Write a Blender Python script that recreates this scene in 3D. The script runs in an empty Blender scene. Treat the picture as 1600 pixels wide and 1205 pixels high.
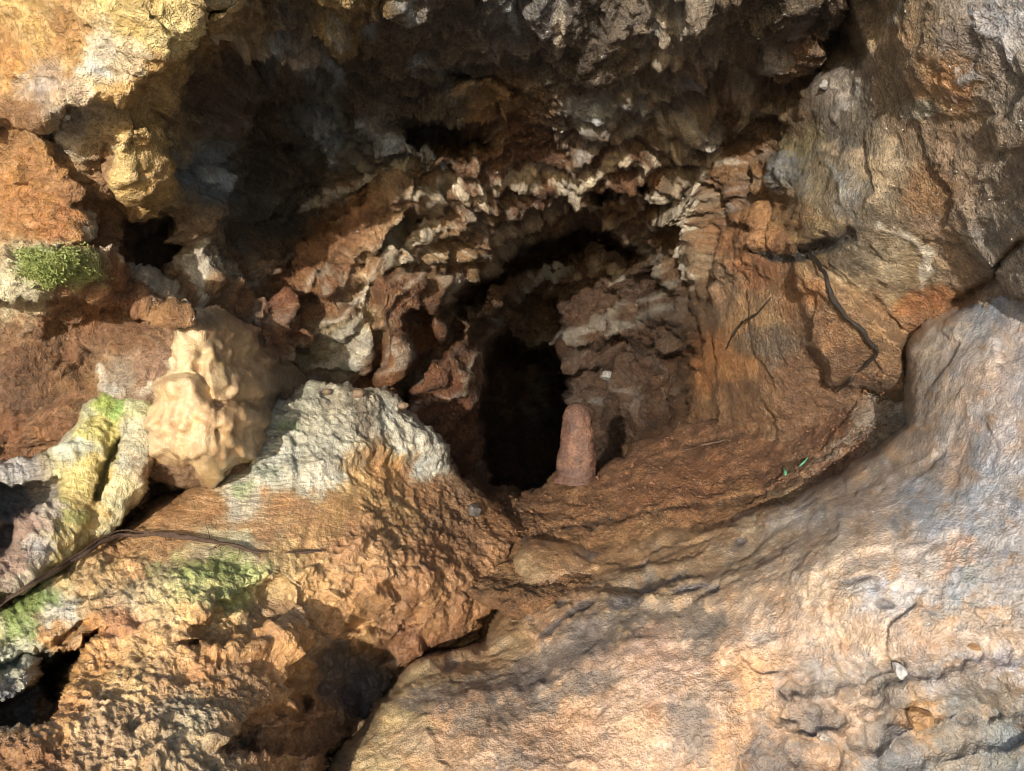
import bpy, math, random
import numpy as np
from mathutils import Vector, Matrix

rng = np.random.default_rng(7)
random.seed(7)
scene = bpy.context.scene
COL = scene.collection

# ------------------------------------------------------------------ camera
F = 1250.0                      # focal length in photo pixels (photo 1600 x 1205)
CAM = np.array([0.0, 0.0, 1.45])
PITCH = math.radians(9.0)       # looking slightly down into the hole
cam_d = bpy.data.cameras.new('camera')
cam = bpy.data.objects.new('camera', cam_d)
COL.objects.link(cam)
cam.location = CAM
cam.rotation_euler = (math.pi/2 - PITCH, 0, 0)
cam_d.sensor_width = 36.0
cam_d.lens = 36.0*F/1600.0
cam_d.clip_start = 0.02
cam_d.clip_end = 3000
scene.camera = cam

# ------------------------------------------------------------------ light
SUN_DIR = Vector((-0.21, -0.93, 0.21)).normalized()      # towards the sun
elev = math.asin(SUN_DIR.z)
azim = math.atan2(SUN_DIR.x, SUN_DIR.y)
world = bpy.data.worlds.new('World')
scene.world = world
world.use_nodes = True
wn = world.node_tree.nodes
sky = wn.new('ShaderNodeTexSky')
sky.sky_type = 'NISHITA'
sky.sun_disc = False
sky.sun_elevation = elev
sky.sun_rotation = azim
sky.air_density = 1.0
sky.dust_density = 1.5
wn['Background'].inputs['Strength'].default_value = 0.15
world.node_tree.links.new(sky.outputs[0], wn['Background'].inputs['Color'])
sun_d = bpy.data.lights.new('sun', 'SUN')
sun_d.energy = 4.4
sun_d.angle = math.radians(0.6)
sun_d.color = (1.0, 0.91, 0.77)
sun = bpy.data.objects.new('sun', sun_d)
COL.objects.link(sun)
sun.rotation_euler = SUN_DIR.to_track_quat('Z', 'Y').to_euler()
scene.view_settings.view_transform = 'Standard'
scene.view_settings.look = 'None'
scene.view_settings.gamma = 1
scene.view_settings.use_curve_mapping = False
scene.view_settings.exposure = 0.62
scene.cycles.use_denoising = True
scene.cycles.filter_width = 1.0
scene.cycles.max_bounces = 4
scene.cycles.diffuse_bounces = 3
scene.cycles.glossy_bounces = 2
scene.cycles.caustics_reflective = False

# ------------------------------------------------------------------ noise
_perm = np.arange(256, dtype=np.int32); rng.shuffle(_perm)
_perm = np.concatenate([_perm, _perm, _perm]).astype(np.int32)
_g = rng.normal(size=(256, 3)).astype(np.float32)
_g /= np.linalg.norm(_g, axis=1, keepdims=True)

def perlin(x, y, z):
    x = np.asarray(x, np.float32); y = np.asarray(y, np.float32); z = np.asarray(z, np.float32)
    xf = np.floor(x); yf = np.floor(y); zf = np.floor(z)
    xi = xf.astype(np.int32) & 255; yi = yf.astype(np.int32) & 255; zi = zf.astype(np.int32) & 255
    x = x-xf; y = y-yf; z = z-zf
    u = x*x*x*(x*(x*6-15)+10); v = y*y*y*(y*(y*6-15)+10); w = z*z*z*(z*(z*6-15)+10)
    def gd(h, a, b, c):
        g = _g[h]
        return g[..., 0]*a + g[..., 1]*b + g[..., 2]*c
    A = _perm[xi]+yi; B = _perm[xi+1]+yi
    AA = _perm[A]+zi; AB = _perm[A+1]+zi; BA = _perm[B]+zi; BB = _perm[B+1]+zi
    n000 = gd(_perm[AA], x, y, z);     n100 = gd(_perm[BA], x-1, y, z)
    n010 = gd(_perm[AB], x, y-1, z);   n110 = gd(_perm[BB], x-1, y-1, z)
    n001 = gd(_perm[AA+1], x, y, z-1); n101 = gd(_perm[BA+1], x-1, y, z-1)
    n011 = gd(_perm[AB+1], x, y-1, z-1); n111 = gd(_perm[BB+1], x-1, y-1, z-1)
    a = n000+u*(n100-n000); b = n010+u*(n110-n010)
    c = n001+u*(n101-n001); d = n011+u*(n111-n011)
    e = a+v*(b-a); f = c+v*(d-c)
    return (e+w*(f-e))*1.5

def fbm(P, scale, octv=4, gain=0.5, lac=2.1, seed=0.0):
    """P (...,3) -> about -1..1"""
    s = np.zeros(P.shape[:-1], np.float32); a = 1.0; t = 0.0; f = scale
    for i in range(octv):
        s += a*perlin(P[..., 0]*f+seed+i*17.3, P[..., 1]*f+seed*1.7+i*5.1, P[..., 2]*f-seed+i*9.7)
        t += a; a *= gain; f *= lac
    return s/t*1.3

def ridged(P, scale, octv=4, gain=0.5, lac=2.1, seed=0.0):
    s = np.zeros(P.shape[:-1], np.float32); a = 1.0; t = 0.0; f = scale
    for i in range(octv):
        n = 1-np.abs(perlin(P[..., 0]*f+seed+i*11.3, P[..., 1]*f+seed*1.3+i*7.1, P[..., 2]*f-seed+i*3.7))*1.6
        s += a*n*np.abs(n); t += a; a *= gain; f *= lac
    return s/t

def facets(P, scale, seed=0):
    """angular chips: every cell is a tilted plane"""
    q = (P*scale).astype(np.float32)
    b0 = np.floor(q-0.5).astype(np.int32)
    best = np.full(q.shape[:-1], 1e9, np.float32); val = np.zeros(q.shape[:-1], np.float32)
    for ox in (0, 1):
        for oy in (0, 1):
            for oz in (0, 1):
                cx = b0[..., 0]+ox; cy = b0[..., 1]+oy; cz = b0[..., 2]+oz
                h = _perm[_perm[_perm[(cx+seed) & 255]+(cy & 255)]+(cz & 255)]
                j = _g[h]; k = _g[(h*7+31) & 255]
                dx = q[..., 0]-cx-0.5-j[..., 0]*0.45; dy = q[..., 1]-cy-0.5-j[..., 1]*0.45; dz = q[..., 2]-cz-0.5-j[..., 2]*0.45
                d = dx*dx+dy*dy+dz*dz
                v = k[..., 0]*0.35+(k[..., 1]*dx+k[..., 2]*dy+k[..., 0]*dz)*1.1
                m = d < best
                best = np.where(m, d, best); val = np.where(m, v, val)
    return val

def sstep(a, b, x):
    t = np.clip((x-a)/(b-a), 0, 1)
    return t*t*(3-2*t)

# ------------------------------------------------------------------ pixel <-> world
cp, sp = math.cos(PITCH), math.sin(PITCH)
RIGHT = np.array([1.0, 0, 0]); FWD = np.array([0, cp, -sp]); UP = np.array([0, sp, cp])
def unproject(X, Y, D):
    a = ((X-800.0)/F*D)[..., None]; b = (-(Y-602.5)/F*D)[..., None]
    return (CAM + a*RIGHT + b*UP + D[..., None]*FWD).astype(np.float32)
def project(P):
    q = P-CAM
    d = q@FWD
    return 800+F*(q@RIGHT)/d, 602.5-F*(q@UP)/d, d

# ------------------------------------------------------------------ field helpers (sheet coordinates)
def tps(ctrl, X, Y, step=24.0):
    """thin plate spline through (x, y, v) control points, read on the grid X, Y"""
    c = np.array(ctrl, float)
    p = c[:, :2]/400.0; v = c[:, 2]
    def U(r2): return np.where(r2 > 1e-12, r2*np.log(r2+1e-12)*0.5, 0)
    n = len(p)
    r2 = ((p[:, None]-p[None])**2).sum(-1)
    A = np.zeros((n+3, n+3)); A[:n, :n] = U(r2)+np.eye(n)*0.004
    A[:n, n] = 1; A[:n, n+1:] = p; A[n, :n] = 1; A[n+1:, :n] = p.T
    w = np.linalg.solve(A, np.concatenate([v, [0, 0, 0]]))
    x0, x1, y0, y1 = X.min(), X.max(), Y.min(), Y.max()
    gx = np.arange(x0, x1+step*2, step); gy = np.arange(y0, y1+step*2, step)
    GX, GY = np.meshgrid(gx/400.0, gy/400.0)
    G = w[n]+w[n+1]*GX+w[n+2]*GY
    for i in range(n):
        G += w[i]*U((GX-p[i, 0])**2+(GY-p[i, 1])**2)
    fx = (X-x0)/step; fy = (Y-y0)/step
    ix = np.clip(fx.astype(int), 0, len(gx)-2); iy = np.clip(fy.astype(int), 0, len(gy)-2)
    tx = fx-ix; ty = fy-iy
    return ((G[iy, ix]*(1-tx)+G[iy, ix+1]*tx)*(1-ty)+(G[iy+1, ix]*(1-tx)+G[iy+1, ix+1]*tx)*ty).astype(np.float32)

def seg_dist(X, Y, pts, closed=False):
    d = np.full(X.shape, 1e9, np.float32); tt = np.zeros(X.shape, np.float32)
    pts = [np.array(p[:2], float) for p in pts]
    if closed: pts = pts+[pts[0]]
    L = 0.0; tot = sum(np.linalg.norm(b-a) for a, b in zip(pts, pts[1:]))
    for a, b in zip(pts, pts[1:]):
        e = b-a; l2 = float(e@e)+1e-9
        t = np.clip(((X-a[0])*e[0]+(Y-a[1])*e[1])/l2, 0, 1)
        dd = np.hypot(X-a[0]-t*e[0], Y-a[1]-t*e[1])
        m = dd < d
        d = np.where(m, dd, d); tt = np.where(m, (L+t*math.sqrt(l2))/tot, tt)
        L += math.sqrt(l2)
    return d, tt

def poly_sd(X, Y, pts):
    """signed distance, positive inside"""
    ins = np.zeros(X.shape, bool)
    n = len(pts)
    for i in range(n):
        x0, y0 = pts[i]; x1, y1 = pts[(i+1) % n]
        if y0 == y1: continue
        c = ((y0 > Y) != (y1 > Y)) & (X < (x1-x0)*(Y-y0)/(y1-y0)+x0)
        ins ^= c
    d, _ = seg_dist(X, Y, pts, True)
    return np.where(ins, d, -d)

def sub(X, Y, pts, pad):
    """index window of the grid that holds the feature"""
    xs = [p[0] for p in pts]; ys = [p[1] for p in pts]
    cx = np.where((X[0] > min(xs)-pad) & (X[0] < max(xs)+pad))[0]
    cy = np.where((Y[:, 0] > min(ys)-pad) & (Y[:, 0] < max(ys)+pad))[0]
    if len(cx) == 0 or len(cy) == 0: return None
    return slice(cy[0], cy[-1]+1), slice(cx[0], cx[-1]+1)

class Sheet:
    """A rock surface: a fine grid laid over a stretch of the cave with its own depth, colour and wetness."""
    def __init__(s, xs, ys, ctrl, warp=1.0):
        s.X0, s.Y0 = np.meshgrid(np.array(xs, np.float32), np.array(ys, np.float32))
        s.D = tps(ctrl, s.X0, s.Y0)
        Q = np.stack([s.X0/100.0, s.Y0/100.0, np.zeros_like(s.X0)], -1)
        s.Q = Q
        wx = fbm(Q, 1.3, 5, 0.55, seed=3.1)*16*warp; wy = fbm(Q, 1.3, 5, 0.55, seed=8.8)*16*warp
        s.X = s.X0+wx; s.Y = s.Y0+wy
        s.C = None
        s.wet = np.zeros_like(s.D)+0.35
        s.amp = np.ones_like(s.D)
        s.strie = np.zeros_like(s.D)
        s.lift = np.zeros_like(s.D)      # metres towards the viewer's side, added along the normal
    def mottle(s, v=0.16, t=0.05):
        a = fbm(s.Q, 4.5, 4, 0.66, seed=81.0); b = fbm(s.Q, 3.0, 3, 0.66, seed=91.0)
        s.C *= (1+v*a)[..., None]
        s.C[..., 0] *= 1+t*b; s.C[..., 2] *= 1-t*1.3*b
        s.C = np.clip(s.C, 0.02, 0.93)
    # colour
    def seeds(s, lst, power=2.2, patch=22.0):
        X = s.X + fbm(s.Q, 2.2, 6, 0.68, seed=21.0)*patch*2.0; Y = s.Y + fbm(s.Q, 2.2, 6, 0.68, seed=31.0)*patch*2.0
        W = np.zeros(X.shape, np.float32)+1e-9; C = np.zeros(X.shape+(3,), np.float32)
        for x, y, r, g, b in lst:
            d2 = ((X-x)**2+(Y-y)**2)/1600.0+0.02
            w = d2**(-power)
            W += w
            C[..., 0] += w*r; C[..., 1] += w*g; C[..., 2] += w*b
        s.C = C/W[..., None]/255.0
    def mixc(s, sl, m, c):
        c = np.array(c, np.float32)/255.0
        s.C[sl] += (c-s.C[sl])*m[..., None]
    def _mask(s, kind, pts, w, soft, rough):
        pad = (w if kind == 'stroke' else 0)+soft+40
        if kind == 'blob':
            cx, cy, rx, ry, rot = pts
            R = max(rx, ry)
            sl = sub(s.X0, s.Y0, [(cx-R, cy-R), (cx+R, cy+R)], pad)
            if sl is None: return None, None
            X, Y = s.X[sl], s.Y[sl]
            ca, sa = math.cos(math.radians(rot)), math.sin(math.radians(rot))
            u = ((X-cx)*ca+(Y-cy)*sa)/rx; v = (-(X-cx)*sa+(Y-cy)*ca)/ry
            m = np.clip(1-(u*u+v*v), 0, 1)
            return sl, m
        sl = sub(s.X0, s.Y0, pts, pad)
        if sl is None: return None, None
        X, Y = s.X[sl], s.Y[sl]
        jit = 0
        if rough: jit = fbm(s.Q[sl], 5.0, 4, 0.6, seed=55.0)*rough
        if kind == 'stroke':
            d, t = seg_dist(X, Y, pts)
            tap = np.clip(np.minimum(t, 1-t)*8, 0.25, 1)
            m = 1-sstep(w*0.5*tap, w*0.5*tap+soft, d+jit)
        else:
            m = sstep(-soft*0.5, soft*0.5, poly_sd(X, Y, pts)+jit)
        return sl, m
    def stroke(s, pts, w, col=None, up=0.0, depth=0.0, soft=4.0, rough=8.0, a=1.0, wet=None, amp=None):
        s._apply('stroke', pts, w, col, up, depth, soft, rough, a, wet, amp)
    def poly(s, pts, col=None, up=0.0, depth=0.0, soft=8.0, rough=8.0, a=1.0, wet=None, amp=None):
        s._apply('poly', pts, 0, col, up, depth, soft, rough, a, wet, amp)
    def blob(s, x, y, rx, ry, rot=0, col=None, up=0.0, depth=0.0, a=1.0, pw=0.5, wet=None, amp=None):
        sl, m = s._mask('blob', (x, y, rx, ry, rot), 0, 0, 0)
        if sl is None: return
        if col is not None: s.mixc(sl, np.clip(m*2.0, 0, 1)*a, col)
        if up: s.lift[sl] += up*m**pw
        if depth: s.D[sl] += depth*sstep(0, 0.5, m)
        if wet is not None: s.wet[sl] += (wet-s.wet[sl])*np.clip(m*2, 0, 1)
        if amp is not None: s.amp[sl] += (amp-s.amp[sl])*np.clip(m*2, 0, 1)
    def _apply(s, kind, pts, w, col, up, depth, soft, rough, a, wet, amp):
        sl, m = s._mask(kind, pts, w, soft, rough)
        if sl is None: return
        if col is not None: s.mixc(sl, m*a, col)
        if up: s.lift[sl] += up*m
        if depth: s.D[sl] += depth*m
        if wet is not None: s.wet[sl] += (wet-s.wet[sl])*m
        if amp is not None: s.amp[sl] += (amp-s.amp[sl])*m

def grid_normals(P):
    du = np.gradient(P, axis=1); dv = np.gradient(P, axis=0)
    n = np.cross(dv, du)
    n /= np.linalg.norm(n, axis=-1, keepdims=True)+1e-12
    return n

def blur(A, k):
    for ax in (0, 1):
        c = np.cumsum(np.pad(A, [(k+1, k) if i == ax else (0, 0) for i in range(A.ndim)], mode='edge'), axis=ax)
        A = (np.take(c, range(2*k+1, c.shape[ax]), ax)-np.take(c, range(0, c.shape[ax]-2*k-1), ax))/(2*k+1)
    return A

ZB = np.full((460, 560), 1e9, np.float32)       # nearest rock per 4-pixel cell, to rest small things on it
def zput(P):
    x, y, d = project(P.reshape(-1, 3))
    ix = ((x+320)/4).astype(int); iy = ((y+320)/4).astype(int)
    ok = (ix >= 0) & (ix < 560) & (iy >= 0) & (iy < 460)
    np.minimum.at(ZB, (iy[ok], ix[ok]), d[ok])
def surf(px, py):
    ix = int((px+320)/4); iy = int((py+320)/4)
    w = ZB[max(0, iy-1):iy+2, max(0, ix-1):ix+2]
    w = w[w < 1e8]
    return float(np.percentile(w, 25)) if len(w) else 2.0
def at(px, py, lift=0.0, d=None):
    d = (surf(px, py) if d is None else d)-lift
    return unproject(np.float64(px), np.float64(py), np.float64(d)).astype(float)

# ------------------------------------------------------------------ materials
def rock_material(name, grain=1.0, bump=1.0, stri=False, bscale=75.0, bdist=0.014):
    m = bpy.data.materials.new(name); m.use_nodes = True
    nt = m.node_tree; N = nt.nodes; L = nt.links
    b = N['Principled BSDF']
    def nd(t, **kw):
        n = N.new(t)
        for k, v in kw.items():
            if k in n.inputs: n.inputs[k].default_value = v
            else: setattr(n, k, v)
        return n
    col = nd('ShaderNodeAttribute', attribute_name='Col')
    wet = nd('ShaderNodeAttribute', attribute_name='wet')
    tc = nd('ShaderNodeTexCoord')
    n1 = nd('ShaderNodeTexNoise', Scale=14.0, Detail=4.0, Roughness=0.62)
    n2 = nd('ShaderNodeTexNoise', Scale=bscale, Detail=4.0, Roughness=0.7)
    n4 = nd('ShaderNodeTexNoise', Scale=300.0, Detail=1.5, Roughness=0.6)
    for n in (n1, n2, n4): L.new(tc.outputs['Object'], n.inputs['Vector'])
    def mrange(src, a, b_, c, d):
        r = nd('ShaderNodeMapRange'); r.inputs[1].default_value = a; r.inputs[2].default_value = b_
        r.inputs[3].default_value = c; r.inputs[4].default_value = d
        L.new(src, r.inputs[0]); return r.outputs[0]
    def math_(op, a, b_):
        x = nd('ShaderNodeMath', operation=op)
        for i, v in enumerate((a, b_)):
            if isinstance(v, (int, float)): x.inputs[i].default_value = v
            else: L.new(v, x.inputs[i])
        return x.outputs[0]
    v1 = mrange(n1.outputs[0], 0.3, 0.7, 1-0.28*grain, 1+0.26*grain)
    v2 = mrange(n2.outputs[0], 0.3, 0.7, 1-0.32*grain, 1+0.30*grain)
    ln = math_('ABSOLUTE', math_('SUBTRACT', n1.outputs[0], 0.5), 0)
    ln2 = math_('ABSOLUTE', math_('SUBTRACT', n2.outputs[0], 0.47), 0)
    v = math_('MULTIPLY', math_('MULTIPLY', v1, v2), math_('MULTIPLY', mrange(ln, 0.0, 0.02, 1-0.28*grain, 1.0), mrange(ln2, 0.0, 0.025, 1-0.18*grain, 1.0)))
    hsv = nd('ShaderNodeHueSaturation')
    L.new(col.outputs['Color'], hsv.inputs['Color'])
    L.new(v, hsv.inputs['Value'])
    L.new(mrange(n1.outputs[0], 0.3, 0.7, 0.494, 0.506), hsv.inputs['Hue'])
    L.new(mrange(n2.outputs[0], 0.3, 0.7, 0.98, 0.8), hsv.inputs['Saturation'])
    L.new(hsv.outputs[0], b.inputs['Base Color'])
    # wet film: patches of low roughness
    wn_ = mrange(n1.outputs[0], 0.38, 0.62, 0.35, 1.0)
    wn2 = mrange(n2.outputs[0], 0.40, 0.6, 0.3, 1.0)
    w = math_('MULTIPLY', wet.outputs['Fac'], math_('ADD', math_('MULTIPLY', math_('MULTIPLY', wn_, wn2), 0.6), 0.4))
    L.new(mrange(w, 0, 0.8, 0.62, 0.2), b.inputs['Roughness'])
    L.new(mrange(w, 0, 0.6, 0.25, 1.0), b.inputs['Coat Weight'])
    b.inputs['Coat Roughness'].default_value = 0.10
    b.inputs['Specular IOR Level'].default_value = 0.4
    bp = nd('ShaderNodeBump', Strength=1.0*bump, Distance=bdist)
    L.new(n2.outputs[0], bp.inputs['Height'])
    bp2 = nd('ShaderNodeBump', Strength=0.7*bump, Distance=0.0025)
    L.new(n4.outputs[0], bp2.inputs['Height']); L.new(bp.outputs[0], bp2.inputs['Normal'])
    bpc = nd('ShaderNodeBump', Strength=0.8, Distance=0.005)
    L.new(n4.outputs[0], bpc.inputs['Height']); L.new(bp.outputs[0], bpc.inputs['Normal'])
    L.new(bpc.outputs[0], b.inputs['Coat Normal'])
    out = bp2
    if stri:
        st = nd('ShaderNodeAttribute', attribute_name='strie')
        wv = nd('ShaderNodeTexWave', Scale=42.0, Distortion=3.0, Detail=3.0)
        wv.bands_direction = 'Z'; wv.inputs['Detail Scale'].default_value = 0.6
        L.new(tc.outputs['Object'], wv.inputs['Vector'])
        bp3 = nd('ShaderNodeBump', Distance=0.004)
        L.new(math_('MULTIPLY', st.outputs['Fac'], 0.35), bp3.inputs['Strength'])
        L.new(wv.outputs['Fac'], bp3.inputs['Height']); L.new(out.outputs[0], bp3.inputs['Normal'])
        out = bp3
    L.new(out.outputs[0], b.inputs['Normal'])
    return m

def simple_material(name, rgb, rough=0.6, var=0.35, scale=60.0, bump=0.6, dist=0.003, rgb2=None, wet=0.0):
    m = bpy.data.materials.new(name); m.use_nodes = True
    nt = m.node_tree; N = nt.nodes; L = nt.links; b = N['Principled BSDF']
    tc = N.new('ShaderNodeTexCoord'); n = N.new('ShaderNodeTexNoise')
    n.inputs['Scale'].default_value = scale; n.inputs['Detail'].default_value = 7; n.inputs['Roughness'].default_value = 0.65
    L.new(tc.outputs['Object'], n.inputs['Vector'])
    r = N.new('ShaderNodeValToRGB')
    lin = lambda c: tuple(((x/255.0)/12.92 if x/255.0 < 0.04 else ((x/255.0+0.055)/1.055)**2.4) for x in c)
    a = lin(rgb); c2 = lin(rgb2) if rgb2 else tuple(min(1, x*(1+var)) for x in a)
    a = a if rgb2 else tuple(x*(1-var) for x in a)
    r.color_ramp.elements[0].position = 0.32; r.color_ramp.elements[1].position = 0.68
    r.color_ramp.elements[0].color = a+(1,); r.color_ramp.elements[1].color = c2+(1,)
    L.new(n.outputs[0], r.inputs[0]); L.new(r.outputs[0], b.inputs['Base Color'])
    b.inputs['Roughness'].default_value = rough; b.inputs['Coat Weight'].default_value = wet
    bp = N.new('ShaderNodeBump'); bp.inputs['Strength'].default_value = bump; bp.inputs['Distance'].default_value = dist
    L.new(n.outputs[0], bp.inputs['Height']); L.new(bp.outputs[0], b.inputs['Normal'])
    return m

M_rock = rock_material('cave_rock')
M_slab = rock_material('slab_rock', grain=0.9, bump=0.75, bscale=150.0, bdist=0.005)
M_boulder = rock_material('boulder_rock', stri=True, bscale=110.0, bdist=0.009)
M_mud = rock_material('mud', bump=1.2)
M_flow = rock_material('flowstone', grain=0.6, bump=0.3)

# ------------------------------------------------------------------ mesh output
def s2l(c):
    c = np.clip(c, 0, 1)
    return np.where(c <= 0.04045, c/12.92, ((c+0.055)/1.055)**2.4)

def emit(name, sheet, P, faces_mask, mat, skirt=0.0, parent=None):
    """one mesh from the chosen cells of a sheet; a skirt carries the rim back to give it thickness"""
    h, w = P.shape[:2]
    idx = np.arange(h*w).reshape(h, w)
    q = np.stack([idx[:-1, :-1], idx[1:, :-1], idx[1:, 1:], idx[:-1, 1:]], -1)[faces_mask]
    used = np.zeros(h*w, bool); used[q.ravel()] = True
    remap = np.cumsum(used)-1
    V = P.reshape(-1, 3)[used]; q = remap[q]
    C = sheet.C.reshape(-1, 3)[used]; g_ = C.mean(-1, keepdims=True); C = (g_+(C-g_)*1.04)*0.965; C[:, 1] += 0.075*np.maximum(C[:, 0]-C[:, 1], 0); C = s2l(C); W = sheet.wet.ravel()[used]; ST = sheet.strie.ravel()[used]
    if skirt:
        e = np.concatenate([q[:, [0, 1]], q[:, [1, 2]], q[:, [2, 3]], q[:, [3, 0]]])
        key = np.minimum(e[:, 0], e[:, 1]).astype(np.int64)*10**8+np.maximum(e[:, 0], e[:, 1])
        u, first, cnt = np.unique(key, return_index=True, return_counts=True)
        be = e[first[cnt == 1]]
        bv = np.unique(be); mp = np.full(len(V), -1); 
        newq = []
        base = len(V); prev = None
        rim = V[bv]
        d = rim-CAM; d /= np.linalg.norm(d, axis=1, keepdims=True)
        last = np.full(len(V), -1); last[bv] = bv
        ctr = V.mean(0)
        for k, (f, pull) in enumerate(((0.3, 0.02), (1.0, 0.16))):
            nv = rim+d*skirt*f+(ctr-rim)*pull*0.6
            nv = nv+ (fbm(nv, 9.0, 3, seed=4.0)*0.02)[:, None]
            mp = np.full(len(V)+len(nv)*0, -1); mp = np.full(base, -1)
            mp[bv] = np.arange(len(bv))+len(V)
            newq.append(np.stack([last[be[:, 1]], last[be[:, 0]], mp[be[:, 0]], mp[be[:, 1]]], -1))
            last = np.full(base, -1); last[bv] = mp[bv]
            V = np.concatenate([V, nv]); C = np.concatenate([C, C[bv]]); W = np.concatenate([W, W[bv]]); ST = np.concatenate([ST, ST[bv]])
        q = np.concatenate([q]+newq)
    me = bpy.data.meshes.new(name)
    me.vertices.add(len(V)); me.vertices.foreach_set('co', V.astype(np.float32).ravel())
    me.loops.add(len(q)*4); me.loops.foreach_set('vertex_index', q.astype(np.int32).ravel())
    me.polygons.add(len(q)); me.polygons.foreach_set('loop_start', np.arange(0, len(q)*4, 4, dtype=np.int32))
    me.polygons.foreach_set('use_smooth', np.ones(len(q), bool))
    a = me.color_attributes.new('Col', 'FLOAT_COLOR', 'POINT')
    a.data.foreach_set('color', np.concatenate([C, np.ones((len(C), 1))], 1).astype(np.float32).ravel())
    for nm, arr in (('wet', W), ('strie', ST)):
        t = me.attributes.new(nm, 'FLOAT', 'POINT'); t.data.foreach_set('value', arr.astype(np.float32))
    me.update(); me.validate()
    me.materials.append(mat)
    o = bpy.data.objects.new(name, me); COL.objects.link(o)
    if parent: o.parent = parent
    return o

def tag(o, label=None, cat=None, group=None, kind=None):
    if label: o['label'] = label
    if cat: o['category'] = cat
    if group: o['group'] = group
    if kind: o['kind'] = kind
    return o

def axis(lo, hi, v0, v1, fine, coarse):
    a = list(np.arange(v0, v1, fine))
    x = v0; st = fine; left = []
    while x > lo:
        st = min(coarse, st*1.12); x -= st; left.append(x)
    x = a[-1]; st = fine; right = []
    while x < hi:
        st = min(coarse, st*1.12); x += st; right.append(x)
    return np.array(left[::-1]+a+right)

def relief(s, big=0.03, mid=0.014, small=0.005, ridge=0.3, bigf=2.6, midf=9.0, smallf=45.0, blk=0.0, blkf=7.0, seed=0.0):
    """turn the sheet into world points with relief on several scales"""
    D = blur(s.D, 2)
    P = unproject(s.X0, s.Y0, D)
    Nn = grid_normals(blur(P, 6))
    A = s.amp
    W = np.stack([fbm(P, 5.0, 3, seed=seed+1), fbm(P, 5.0, 3, seed=seed+2), fbm(P, 5.0, 3, seed=seed+3)], -1)*0.045
    Pw = P+W
    h = fbm(P, bigf, 3, seed=seed+5)*big*A
    f = fbm(Pw, midf, 5, 0.55, seed=seed+7)
    if ridge: f = ridged(Pw, midf, 4, 0.5, seed=seed+6)*ridge+f*(1-ridge)
    h = h+f*mid*A+blur(s.lift, 1)
    if blk:
        h = h+(facets(Pw, blkf, int(seed)+3)*blk+facets(Pw, blkf*2.7, int(seed)+9)*blk*0.42)*A
    h = blur(h, 1)
    P = P+Nn*h[..., None]
    Nn = grid_normals(blur(P, 2))
    h2 = fbm(Pw, smallf, 3, 0.65, seed=seed+9)*small*A
    if blk: h2 = h2+facets(P, blkf*8.0, int(seed)+17)*blk*0.13*A
    P = P+Nn*h2[..., None]
    return P.astype(np.float32)

# ================================================================== 1. THE CAVE: ceiling, walls, tunnel
ctrl = [(-600,-500,2.0),(-600,0,1.85),(-600,600,1.7),(-600,1300,1.4),(2200,-500,.8),(2200,300,.85),(2200,1000,.9),(2200,1700,.9),(-600,1700,1.0),(800,1700,1.6),(800,1300,2.2),
 (0,-500,1.55),(500,-500,1.45),(900,-500,1.35),(1600,-500,1.0),(100,-250,1.36),(450,-250,1.42),(1000,-250,1.36),
 (0,0,1.42),(150,80,1.38),(200,150,1.37),(60,160,1.42),(280,60,1.34),(340,130,1.60),(420,60,1.58),(600,0,1.45),(600,150,1.92),(800,0,1.5),(1000,0,1.5),(1200,0,1.52),(1330,40,1.72),(1400,60,1.45),(1600,0,1.2),(800,120,1.9),(1050,110,1.85),
 (0,300,1.56),(100,300,1.54),(225,250,1.52),(300,300,1.72),(420,250,2.1),(500,200,2.12),(480,400,2.3),(370,420,2.0),(250,390,1.84),(100,420,1.5),(150,480,1.72),(0,500,1.64),(200,560,1.68),(300,500,1.68),(420,500,2.05),
 (560,330,2.25),(600,400,2.3),(540,520,2.25),(480,580,2.3),(700,250,2.15),(850,230,2.2),(1000,230,2.25),(1150,200,2.25),(800,330,2.6),(950,310,2.55),(1100,320,2.5),(690,480,2.65),(640,600,2.6),(730,600,2.8),(760,500,3.1),
 (830,600,3.7),(830,720,3.6),(860,470,3.7),(900,420,3.55),(1000,420,3.3),(950,520,3.5),(1000,600,3.4),(1045,560,3.2),(1100,560,2.6),(1100,450,2.5),(1200,480,2.15),(1150,620,2.35),(1300,520,1.98),(1250,330,1.85),(1150,350,2.35),
 (1400,300,1.6),(1500,200,1.42),(1600,300,1.3),(1500,450,1.68),(1400,540,1.9),(1600,520,1.5),(1400,700,2.1),(1600,900,1.7),(0,800,1.8),(300,800,2.1),(600,800,2.6),(1000,800,3.0),(0,1205,1.6),(300,740,1.74),(360,760,1.82),(330,620,1.68),(250,650,1.68),(420,600,1.90),(180,680,1.70)]
xs = axis(-600, 2200, -30, 1630, 2.35, 26); ys = axis(-500, 1700, -30, 790, 2.35, 26)
A = Sheet(xs, ys, ctrl)
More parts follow.
